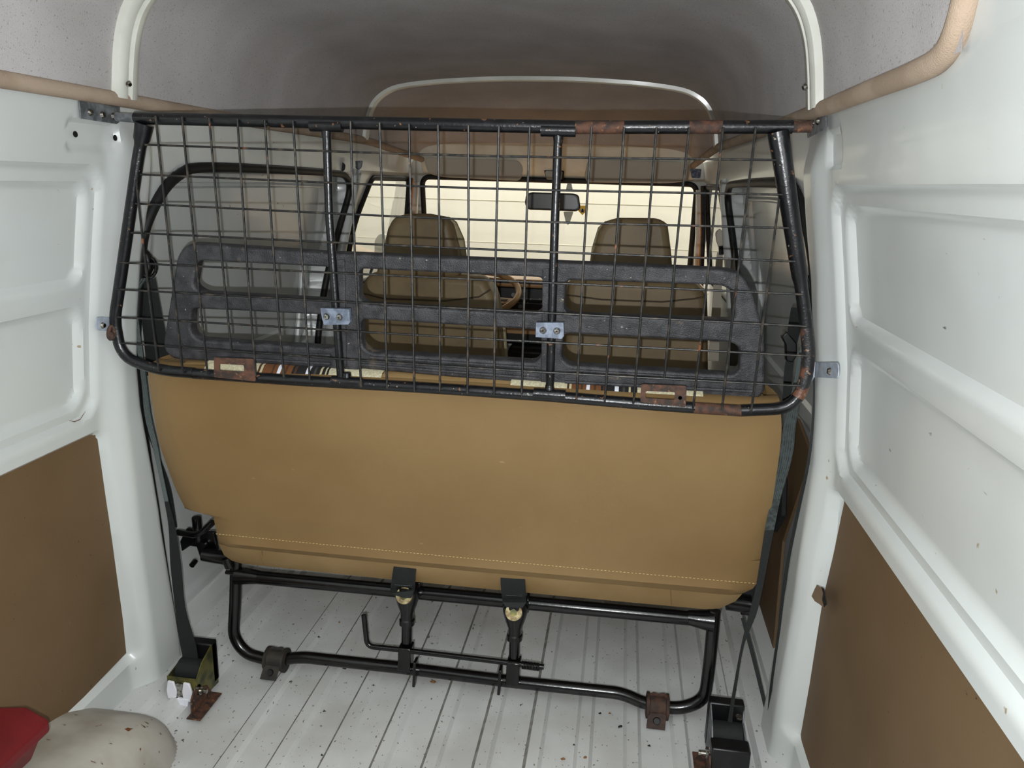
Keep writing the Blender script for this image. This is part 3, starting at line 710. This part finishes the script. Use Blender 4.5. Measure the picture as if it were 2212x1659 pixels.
for a, b, r in (((480,773),(715,786),.004), ((780,788),(1165,818),.004), ((1220,825),(1630,846),.004), ((430,757),(715,768),.0035), ((800,772),(1160,795),.0035), ((1230,800),(1590,822),.0035)):
    mb = MB(); mb.tube([Q(*a, -.001), Q(*b, -.001)], r, 8); mb.build('moulded_rib', plastic, pf)
for pts in ([(727,560),(744,561),(748,790),(738,800),(728,660)], [(1172,580),(1186,580),(1180,830),(1168,835),(1170,700)]):
    mb = MB(); mb.prism([Q(*p, -.004) for p in pts], (0,.008,0)); mb.build('moulded_rib', plastic, pf, bevel=.002)
# ================================================================== BELTS
def strap(name, Lp, Rp, depth, m_, parent, th=.0015, sub=4):
    A = smoothline([P(*q, y=d) for q, d in zip(Lp, depth)], sub); B = smoothline([P(*q, y=d) for q, d in zip(Rp, depth)], sub)
    mb = MB(); mb.ribbon(A, B, th); return mb.build(name, m_, parent)
bl = thing('seat_belt', 'dark green seat belt with gold reel and white plastic cover at the left floor edge', 'seat belt', (-.70,1.64,.03), 'rear bench seat belts')
yL = [(402,1445),(389,1394),(378,1312),(368,1220),(364,1138),(355,1083),(340,1010),(328,960),(312,897),(305,824),(289,713),(276,640),(283,606)]
yR = [(428,1435),(423,1394),(400,1312),(391,1220),(378,1138),(364,1083),(349,1010),(340,960),(326,897),(317,824),(302,713),(297,640),(318,600)]
n_ = len(yL)
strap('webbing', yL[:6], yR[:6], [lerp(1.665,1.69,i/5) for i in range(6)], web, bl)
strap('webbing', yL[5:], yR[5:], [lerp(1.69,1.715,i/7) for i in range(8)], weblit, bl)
def ribs(parent, Lp, Rp, depth):
    m_ = mat('pale_webbing_rib', srgb(82,92,90), .7)
    for f in (.15,.33,.5,.67,.85):
        pts = smoothline([P(lerp(a[0],b[0],f), lerp(a[1],b[1],f), y=d-.002) for a, b, d in zip(Lp, Rp, depth)], 4)
        mb = MB(); mb.tube(pts, .0009, 4); mb.build('webbing_rib', m_, parent)
ribs(bl, yL[5:], yR[5:], [lerp(1.69,1.715,i/7) for i in range(8)])
strap('lap_webbing', [(290,612),(306,690),(314,760),(318,812)], [(336,600),(352,690),(368,762),(388,800)], [1.73,1.74,1.75,1.75], web, bl)
strap('lap_webbing', [(286,800),(298,858),(312,915),(334,978),(360,1062),(371,1140)], [(297,806),(308,858),(322,915),(342,978),(369,1056),(383,1138)], [1.74,1.76,1.78,1.80,1.82,1.84], web, bl)
mb = MB(); D = lambda px, py, d=0: P(px, py, y=1.725+d)
mb.prism([D(*q) for q in [(283,534),(305,536),(318,552),(324,580),(316,598),(284,605),(278,585)]], (0,.022,0)); mb.build('guide_cover', blackp, bl, bevel=.005)
mb = MB(); mb.tube(ring3(D(322,578,.01), (.9,.3,0), (0,.2,1), .017, .024, 20), .0045, 8, closed=True); mb.build('guide_ring', black, bl)
mb = MB(); mb.ribbon([D(296,470,.03), D(299,505,.02), D(296,540,.02)], [D(314,470,.03), D(315,505,.02), D(312,540,.02)], .01); mb.build('guide_mount', rub, bl)
def reel(root, s, dark):
    x0, x1 = (-.742,-.662) if s < 0 else (.655,.735); y0, y1, z0, z1 = 1.600, 1.70, .025, .125
    xi, xo = (x1, x0) if s < 0 else (x0, x1)
    pm = gold if not dark else zincd
    mb = MB()                                   # inner side plate with rounded shoulder
    mb.prism([(xi,y0,z0),(xi,y1,z0-.01),(xi,y1,z1+.015),(xi,y1-.02,z1+.02),(xi,y0+.03,z1),(xi,y0,z1-.03)], (.003,0,0)); mb.build('side_plate', pm, root)
    mb = MB(); mb.prism([(xo,y0,z0),(xo,y1,z0),(xo,y1,z1+.01),(xo,y1-.02,z1+.01),(xo,y1-.03,z1-.02),(xo,y0,z1-.03)], (.003,0,0)); mb.build('side_plate', pm, root)
    mb = MB(); mb.tube([(x0+.004,1.655,.08),(x1-.004,1.655,.08)], .030, 20); mb.build('spool', web, root)
    mb = MB(); mb.box((x0-.002,y1-.022,z0), (x1+.003,y1+.008,z1+.022)); mb.build('rear_cover', blackp, root, bevel=.004)
    if not dark:
        mb = MB(); mb.box((x0,y0-.003,z0-.002), (x1+.003,y0,z1-.028)); mb.build('front_plate', gold, root, bevel=.001)
        mb = MB()
        for dx in (-.022,.022):
            mb.prism([(x0+.036+dx-.012,y0-.004,.035),(x0+.036+dx+.010,y0-.004,.030),(x0+.036+dx+.014,y0-.004,.060),(x0+.036+dx+.008,y0-.004,.086),(x0+.036+dx-.008,y0-.004,.088),(x0+.036+dx-.014,y0-.004,.060)], (0,-.007,0))
        mb.prism([(x0+.012,y0-.004,.018),(x0+.058,y0-.004,.018),(x0+.062,y0-.004,.040),(x0+.010,y0-.004,.040)], (0,-.009,0)); mb.build('plastic_cover', whitep, root, bevel=.002)
        mb = MB(); mb.disc((x0+.036,y0-.003,.062), (0,-1,0), .020, .004, 24); mb.build('spring_cap', steel, root)
        mb = MB(); mb.disc((x0+.036,y0-.004,.010), (0,-1,-.2), .010, .012, 10); mb.build('stud', rub, root)
    else:
        mb = MB(); mb.box((x0-.003,y0-.03,z0-.02), (x1+.006,y0+.012,z1-.022)); mb.build('front_cover', blackp, root, bevel=.004)
        mb = MB(); mb.disc((x1-.012,y0+.065,z1-.002), (0,-.3,1), .008, .004, 16); mb.build('rivet', steel, root)
    mb = MB(); q = -s
    mb.disc((xi,1.600,.062), (q,0,0), .016, .003, 18); mb.disc((xi+q*.003,1.600,.062), (q,0,0), .0115, .009, 6); mb.disc((xi+q*.012,1.600,.062), (q,0,0), .006, .016, 12); mb.build('bolt', steel, root)
    mb = MB(); mb.prism([(xi+q*.002,1.56,.012),(xi+q*.002,1.66,.012),(xi+q*.002,1.64,.05),(xi+q*.002,1.58,.075),(xi+q*.002,1.565,.06)], (q*.004,0,0)); mb.prism([(xi-.004,1.55,.0115),(xi+.034*q,1.55,.0115),(xi+.034*q,1.66,.0115),(xi-.004,1.66,.0115)], (0,0,.003)); mb.build('foot_bracket', rust, root)
reel(bl, -1, False)
brt = thing('seat_belt', 'dark seat belt with black covered reel standing at the right floor edge', 'seat belt', (.70,1.64,.03), 'rear bench seat belts')
rL = [(1570,1575),(1574,1545),(1585,1480),(1601,1395),(1617,1330),(1631,1277),(1642,1211),(1652,1145),(1666,1078),(1679,1012),(1686,966),(1692,922),(1702,879),(1715,825),(1724,770),(1746,695)]
rR = [(1582,1575),(1583,1545),(1592,1480),(1607,1395),(1633,1330),(1646,1277),(1659,1211),(1672,1145),(1686,1078),(1705,1012),(1715,966),(1719,922),(1726,879),(1728,825),(1732,770),(1753,695)]
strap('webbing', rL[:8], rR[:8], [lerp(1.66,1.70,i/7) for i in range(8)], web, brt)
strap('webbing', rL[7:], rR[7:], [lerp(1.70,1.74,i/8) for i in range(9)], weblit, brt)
ribs(brt, rL[8:], rR[8:], [lerp(1.705,1.74,i/7) for i in range(8)])
D = lambda px, py, d=0: P(px, py, y=1.735+d)
mb = MB(); mb.prism([D(*q) for q in [(1734,596),(1745,592),(1756,605),(1762,640),(1762,650),(1742,650)]], (0,.022,0)); mb.build('guide_cover', blackp, brt, bevel=.004)
mb = MB(); mb.tube(ring3(D(1754,668,.01), (.9,.3,0), (0,.2,1), .013, .020, 20), .006, 8, closed=True); mb.build('guide_ring', black, brt)
strap('lap_webbing', [(1709,665),(1703,700),(1700,735)], [(1735,665),(1732,700),(1722,740)], [1.76,1.78,1.80], web, brt)
mb = MB(); mb.prism([P(*q, y=1.79) for q in [(1688,728),(1700,716),(1722,742),(1722,770),(1712,784),(1698,780),(1697,745)]], (0,.02,0)); mb.build('height_adjuster', blackp, brt, bevel=.003)
strap('lap_webbing', [(1697,780),(1693,810),(1690,870)], [(1714,780),(1710,830),(1716,862)], [1.80,1.80,1.80], web, brt)
strap('lap_webbing', [(1753,690),(1756,800),(1754,900),(1742,1000),(1717,1120),(1694,1238),(1680,1357),(1661,1497),(1656,1590)],
      [(1757,690),(1760,800),(1759,900),(1749,1000),(1724,1120),(1701,1238),(1686,1357),(1667,1497),(1663,1590)], [1.70,1.655,1.63,1.605,1.625,1.65,1.67,1.70,1.72], web, brt)
strap('buckle_webbing', [(1600,1335),(1623,1420),(1650,1530),(1655,1560)], [(1608,1335),(1632,1420),(1658,1530),(1662,1560)], [1.86,1.82,1.75,1.74], web, brt)
c = P(1657,1596, z=.035)
mb = MB(); mb.disc(c, (-.5,-.6,.5), .016, .008, 16); mb.obox(c+Vector((.004,0,-.008)), (.012,0,0), (0,.018,0), (0,0,.006)); mb.build('floor_anchor', blackp, brt)
reel(brt, 1, True)
mb = MB(); mb.prism([P(*q, x=.86) for q in [(1668,1140),(1702,1030),(1700,1115),(1680,1150)]], (-.015,0,0)); mb.build('stowed_buckle', web, brt, bevel=.004)
# ================================================================== FRONT SEATS
seamm = mat('dark_seam', srgb(70,58,40), .7)
def front_seat(label, back, head, seam, sidepts, sidehead):
    S = lambda px, py: P(px, py, y=2.85)
    b_ = [S(*q) for q in back]; h_ = [S(*q) for q in head]
    cx_ = sum(p.x for p in b_)/len(b_)
    root = thing('bucket_seat', label, 'seat', (cx_,2.75,.02), 'front seats')
    mb = MB(); mb.prism(b_, (0,.13,0)); o_ = mb.build('backrest', seatv, root, bevel=.035, seg=4)
    mb = MB(); mb.prism(h_, (0,.10,0)); mb.build('headrest', seatv, root, bevel=.028, seg=4)
    mb = MB(); mb.tube([S(*q)+Vector((0,-.002,0)) for q in seam], .003, 6); mb.build('piping', seamm, root)
    mb = MB(); mb.prism([p+Vector((.0,.105,.0)) for p in [S(*q) for q in sidepts]], (0,.03,0)); mb.build('side_bolster', seatv2, root, bevel=.01)
    mb = MB(); mb.prism([p+Vector((.0,.07,.0)) for p in [S(*q) for q in sidehead]], (0,.035,0)); mb.build('headrest_side', seatv2, root, bevel=.008)
    x0 = min(p.x for p in b_)+.02; x1 = max(p.x for p in b_)-.02
    mb = MB(); mb.box((x0,2.93,.36), (x1,3.40,.52)); mb.build('seat_cushion', seatv, root, bevel=.04)
    mb = MB(); mb.box((x0+.04,2.95,.01), (x1-.04,3.30,.36)); mb.build('seat_base', blackp, root, bevel=.01)
    return root
front_seat('brown front seat with headrest on the left behind the steering wheel', [(778,612),(800,588),(1045,600),(1066,640),(1078,720),(1098,1000),(770,1000),(775,800)],
   [(806,600),(822,548),(834,495),(846,470),(872,463),(920,463),(958,470),(972,486),(986,540),(994,600)], [(785,634),(830,645),(960,650),(1035,641),(1060,625)],
   [(1040,606),(1060,622),(1068,645),(1082,720),(1100,1000),(1080,1000),(1066,720),(1050,640)], [(955,468),(975,482),(992,520),(1004,600),(985,600),(972,520)])
front_seat('brown front seat with headrest on the right side', [(1222,612),(1240,600),(1500,612),(1530,640),(1530,720),(1530,1040),(1205,1040),(1212,800)],
   [(1268,604),(1280,545),(1292,500),(1306,480),(1334,472),(1430,473),(1443,486),(1450,540),(1455,604)], [(1225,637),(1300,647),(1430,652),(1500,645),(1526,640)],
   [(1490,614),(1512,617),(1534,640),(1536,720),(1536,1040),(1520,1040),(1518,720),(1510,640)], [(1268,604),(1276,540),(1290,494),(1308,478),(1296,504),(1286,545),(1284,604)])
# ================================================================== DASH, WHEEL, VISORS, MIRRORS
dash = thing('dashboard', 'tan dashboard with black instrument panel below the windscreen', 'dashboard', (0,3.75,.3))
mb = MB(); mb.box((-.76,3.62,.885), (.76,4.20,.925)); mb.build('dash_top', tan, dash, bevel=.012)
mb = MB(); mb.box((-.36,3.615,.905), (.02,3.64,.912)); mb.build('demister_slot', rub, dash)
mb = MB(); mb.box((-.74,3.66,.60), (.74,4.2,.885)); mb.build('dash_body', blackp, dash, bevel=.01)
mb = MB(); mb.box((-.74,3.60,.745), (.74,3.70,.775)); mb.build('dash_rail', tan, dash, bevel=.01)
mb = MB(); mb.box((-.17,3.645,.655), (.03,3.665,.70)); mb.build('ashtray_surround', tan, dash, bevel=.004)
mb = MB(); mb.box((-.15,3.56,.10), (.05,3.95,.60)); mb.build('centre_console', blackp, dash, bevel=.02)
gm = mat('grey_control', srgb(120,120,116), .4)
for i in range(5):
    mb = MB(); mb.box((-.125+.016*i,3.648,.845), (-.119+.016*i,3.66,.875)); mb.build('vent_slat', gm if i in (2,) else blackp, dash)
for z in (.828,.806):
    mb = MB(); mb.box((-.13,3.652,z), (.015,3.66,z+.0022)); mb.build('slider_track', gm, dash)
for x, z in ((-.09,.829),(-.055,.829),(-.01,.832),(.0,.808),(-.07,.808)):
    mb = MB(); mb.disc((x,3.66,z), (0,-1,0), .004, .014, 10); mb.build('slider_knob', gm, dash)
for x, z in ((-.14,.845),(.03,.80),(-.105,.79)):
    mb = MB(); mb.disc((x,3.662,z), (0,-1,0), .010, .012, 14); mb.build('control_dial', gm, dash)
mb = MB(); mb.box((-.42,3.58,.60), (-.18,3.63,.64)); mb.build('lower_shelf', tan, dash, bevel=.006)
sw = thing('steering_wheel', 'tan two spoke steering wheel ahead of the left front seat', 'steering wheel', (-.29,3.47,.86))
n = Vector((0,-.36,.93)).normalized(); uu = Vector((1,0,0)); vv = n.cross(uu); ctr = Vector((-.295,3.46,.875))
mb = MB(); mb.tube(ring3(ctr, uu, vv, .205, .205, 48), .0145, 12, closed=True); mb.build('rim', tan, sw)
mb = MB(); mb.disc(ctr-n*.05, n, .05, .04, 24, .045); mb.build('hub', tan, sw, bevel=.005)
for a in (-22,202,270):
    d = uu*math.cos(math.radians(a))+vv*math.sin(math.radians(a)); t_ = n.cross(d)
    mb = MB(); mb.prism([ctr-n*.03+d*.04+t_*.022, ctr-n*.004+d*.20+t_*.030, ctr-n*.004+d*.20-t_*.030, ctr-n*.03+d*.04-t_*.022], n*.012); mb.build('spoke', tan, sw, bevel=.004)
    if a == -22:
        mb = MB(); mb.prism([ctr-n*.02+d*.10+t_*.008+n*.012, ctr-n*.008+d*.175+t_*.008+n*.012, ctr-n*.008+d*.175-t_*.008+n*.012, ctr-n*.02+d*.10-t_*.008+n*.012], n*.003); mb.build('spoke_slot', rub, sw)
mb = MB(); mb.tube([ctr-n*.04, ctr-n*.35], .03, 12); mb.build('column', blackp, sw)
def visor(label, pts, y=3.98):
    root = thing('sun_visor', label, 'sun visor', P(*pts[0], y=y), 'sun visors')
    mb = MB(); mb.prism(fillet([P(*q, y=y) for q in pts], .03, 5, True), (0,.016,0)); mb.build('visor_pad', visorm, root, bevel=.005)
    a = P(pts[1][0]-60, pts[1][1]+4, y=y+.02); mb = MB(); mb.tube([a, a+Vector((.0,.03,.03))], .004, 8); mb.build('visor_arm', rub, root)
visor('grey sun visor folded down on the left above the windscreen', [(914,340),(1120,346),(1130,362),(1125,391),(960,383),(925,376)])
visor('grey sun visor folded down on the right above the windscreen', [(1270,343),(1480,350),(1492,362),(1488,392),(1440,396),(1268,394),(1262,380)])
def flat(name, label, cat, pts, y, m_, th=.02, bevel=.004, r=.012):
    mb = MB(); mb.prism(fillet([P(*q, y=y) for q in pts], r, 5, True), (0,th,0)); return tag(mb.build(name, m_, bevel=bevel), label, cat)
vm = thing('dome_mirror', 'small grey mirror on the header between the sun visors', 'mirror', P(1197,378,y=4.05))
mb = MB(); mb.prism(fillet([P(*q, y=4.05) for q in [(1174,364),(1219,365),(1217,388),(1180,388)]], .012, 5, True), (0,.02,0)); mb.build('housing', rub, vm, bevel=.004)
mb = MB(); mb.prism(fillet([P(*q, y=4.045) for q in [(1177,369),(1216,370),(1213,388),(1180,388)]], .012, 5, True), (0,.01,0)); mb.build('cover', visorm, vm, bevel=.002)
rv = thing('rear_view_mirror', 'wide black rear view mirror in front of the windscreen', 'mirror', P(1195,436,y=3.95))
mb = MB(); mb.prism(fillet([P(*q, y=3.95) for q in [(1136,421),(1146,415),(1240,418),(1250,422),(1254,450),(1246,457),(1140,453),(1133,440)]], .015, 5, True), (0,.025,0)); mb.build('housing', blackp, rv, bevel=.005)
mb = MB(); A = [P(*q, y=3.9475) for q in [(1141,423),(1150,419),(1238,422),(1246,427),(1249,447),(1243,452),(1145,449),(1140,441)]]
mb.prism(fillet(A, .012, 5, True), (0,.004,0)); mb.build('mirror_glass', mirrorm, rv)
mb = MB(); mb.tube([P(1225,432,y=3.975), P(1227,432,y=4.08)], .006, 8); mb.build('stem', blackp, rv)
clr = mat('smoky_clear_plastic', srgb(176,186,182), .15)
mb = MB(); mb.prism(fillet([P(*q, y=4.12) for q in [(1225,397),(1229,393),(1234,395),(1238,414),(1222,414)]], .008, 4, True), (0,.006,0)); mb.build('glass_mount', clr, rv)
mb = MB(); mb.prism(fillet([P(*q, y=4.15) for q in [(1217,457),(1239,457),(1231,480),(1227,487),(1222,480)]], .008, 4, True), (0,.006,0)); mb.build('glass_mount', clr, rv)
st = thing('windscreen_sticker', 'small yellow shield sticker on the windscreen beside the rear view mirror', 'sticker', P(1258,455,y=4.14))
mb = MB(); mb.prism([P(*q, y=4.14) for q in [(1254,444),(1270,444),(1270,453),(1258,465),(1249,455)]], (0,.002,0)); mb.build('sticker_face', yellow, st, smooth=False)
mb = MB(); c = P(1258,455,y=4.138); mb.disc(c, (0,-1,0), .0105, .001, 20); mb.build('white_disc', whitep, st)
mb = MB(); mb.prism([P(*q, y=4.1365) for q in [(1257,451),(1260,451),(1261,459),(1255,459)]], (0,-.0005,0)); mb.build('black_figure', rub, st, smooth=False)
# small fittings near the front doors
f1 = flat('coat_hook', 'black round coat hook on the left roof rail beside the guard post', 'hook', [(733,352),(741,350),(745,358),(743,368),(737,370),(733,362)], 3.02, rub, .012, .003, .01)
f2 = flat('belt_guide', 'black belt guide on the left front door pillar', 'belt guide', [(748,504),(752,502),(755,512),(753,522),(749,518)], 3.10, rub, .02, .003, .006)
f3 = flat('grab_bracket', 'grey plastic clip at the top of the right front pillar', 'clip', [(1491,364),(1515,366),(1513,385),(1495,384)], 3.72, mat('blue_grey_foam', srgb(110,114,128), .9, col2=srgb(70,72,84), nscale=90, bump=.5, bscale=200), .03, .003, .004)
f4 = flat('rail_clip', 'grey metal clip on the left roof rail beside the front door', 'clip', [(767,347),(783,347),(780,362),(775,367),(768,364)], 3.10, zincd, .01, .002, .004)
fb = thing('front_seat_belt', 'brown front seat belt guide hanging on the right front pillar', 'seat belt', P(1555,520,y=3.15))
mb = MB(); mb.prism(fillet([P(*q, y=3.12) for q in [(1546,502),(1556,494),(1561,500),(1562,530),(1555,538),(1548,522)]], .01, 4, True), (0,.025,0)); mb.build('guide_cover', visorm, fb, bevel=.004)
mb = MB(); mb.tube([P(1557,531,y=3.12), P(1558,550,y=3.12)], .009, 8); mb.build('guide_hook', rub, fb)
mb = MB(); mb.ribbon([P(1549,545,y=3.13), P(1542,600,y=3.13), P(1530,780,y=3.13)], [P(1562,545,y=3.13), P(1560,600,y=3.13), P(1552,780,y=3.13)], .002); mb.build('webbing', visorm, fb)
wm = thing('door_mirror', 'grey oval outside mirror seen through the left door window', 'mirror', (-.86,4.2,1.0))
mb = MB(); mb.prism(fillet([P(*q, y=4.25) for q in [(808,548),(808,520),(818,505),(832,505),(832,550),(815,556)]], .02, 5, True), (0,.05,0)); mb.build('shell', mat('mirror_shell', srgb(170,172,160), .4), wm, bevel=.008)
mb = MB(); mb.tube([P(815,552,y=4.27), P(800,590,y=4.20)], .008, 8); mb.build('arm', blackp, wm)
# floor-level odds
rb = thing('red_box', 'corner of a red plastic container resting on the left wheel arch', 'container', (-.85,1.05,.24))
K = lambda px, py, z: P(px, py, z=z)
tp = [K(0,1538,.33), K(60,1543,.33), K(112,1558,.33), K(121,1570,.325)]
mb = MB(); xr = -.705
mb.prism([(-.86,1.155,.325),(-.76,1.175,.325),(xr,1.165,.31),(xr,1.165,.28),(-.86,1.165,.28)], (0,-.45,0)); mb.build('lid', redm, rb, bevel=.008, seg=3)
mb = MB(); mb.prism([(-.86,1.145,.28),(xr-.008,1.145,.28),(xr-.035,1.145,.225),(-.86,1.145,.20)], (0,-.42,0)); mb.build('body', redm, rb, bevel=.006, seg=3)
# litter
mb = MB()
for (px, py), sz in (((935,1471),.012),((1340,1568),.010),((1265,1635),.008),((1217,1638),.008),((1297,1540),.006),((1317,1540),.007),((745,1443),.010),((1115,1485),.010),((688,1375),.007),((733,1343),.006),((812,1290),.005),((700,1535),.007),((695,1630),.008),((1240,1608),.005),((1403,1610),.006)):
    c = P(px, py, z=.012); n_ = 6; r_ = [sz*random.uniform(.35,1) for _ in range(n_)]
    mb.cur = 0 if random.random() < .6 else 1
    mb.add([c+Vector((0,0,.003))]+[c+Vector((r_[k]*math.cos(k*math.pi/3), .7*r_[k]*math.sin(k*math.pi/3), -.002)) for k in range(n_)], [(0,k+1,(k+1) % n_+1) for k in range(n_)])
lt = tag(mb.build('floor_litter', [mat('dark_flake', srgb(28,26,25), .8), mat('brown_crumb', srgb(120,84,50), .9)], smooth=False), 'small dark flakes and brown crumbs scattered on the ribbed floor', 'litter'); lt['kind'] = 'stuff'
# captive nut on the left wall above the hardboard and the plate holes
for q, x, r in (((184,917), -.853, .010),):
    mb = MB(); mb.disc(P(*q, x=x+.0), (1,0,0), r, .004, 14); mb.disc(P(*q, x=x+.004), (1,0,0), r*.6, .005, 6)
    tag(mb.build('captive_nut', zincd), 'round dark captive nut on the left wall just above the hardboard', 'nut')
for i, q in enumerate(((162,290),(248,298))):
    c = P(*q, x=-.742); mb = MB(); mb.disc(c, (1,0,0), .0062, .0015, 16)
    tag(mb.build('rubber_plug', rub), ('rear' if i == 0 else 'front')+' black plugged hole in the small pressed plate under the left bracket', 'plug', 'plugged holes')

# scrapes in the paint
scr = mat('rusty_scrape', srgb(104,66,40), .8); grs = mat('grey_scrape', srgb(92,96,98), .7)
def scrape(parent, x, pts, w_, m_):
    mb = MB(); A = [P(px, py, x=x) for px, py in pts]; n = len(A); vs = []; ax = -.0012 if x > 0 else .0012
    for i, p in enumerate(A):
        k = w_*(.25 if i in (0, n-1) else random.uniform(.6, 1)); vs += [p+Vector((ax,0,k)), p+Vector((ax,0,-k))]
    mb.add(vs, [(2*i,2*i+1,2*i+3,2*i+2) for i in range(n-1)]); mb.build('scrape', m_, parent, smooth=False)
WLo, WRo = bpy.data.objects['wall_left'], bpy.data.objects['wall_right']
scrape(WLo, -.866, [(24,690),(40,694),(57,701)], .0016, grs)
scrape(WLo, -.850, [(148,908),(160,911),(172,906),(178,897),(184,888)], .0014, scr); scrape(WLo, -.850, [(200,881),(204,873)], .0016, scr)
scrape(WRo, .842, [(2106,912),(2110,902),(2114,893)], .003, scr)
scrape(WRo, .868, [(1962,980),(1975,988),(1987,1002),(1993,1003)], .0014, scr); scrape(WRo, .868, [(1984,972),(1990,976),(1994,981)], .0014, scr)
scrape(WRo, .868, [(1984,1030),(1982,1042)], .0014, scr)
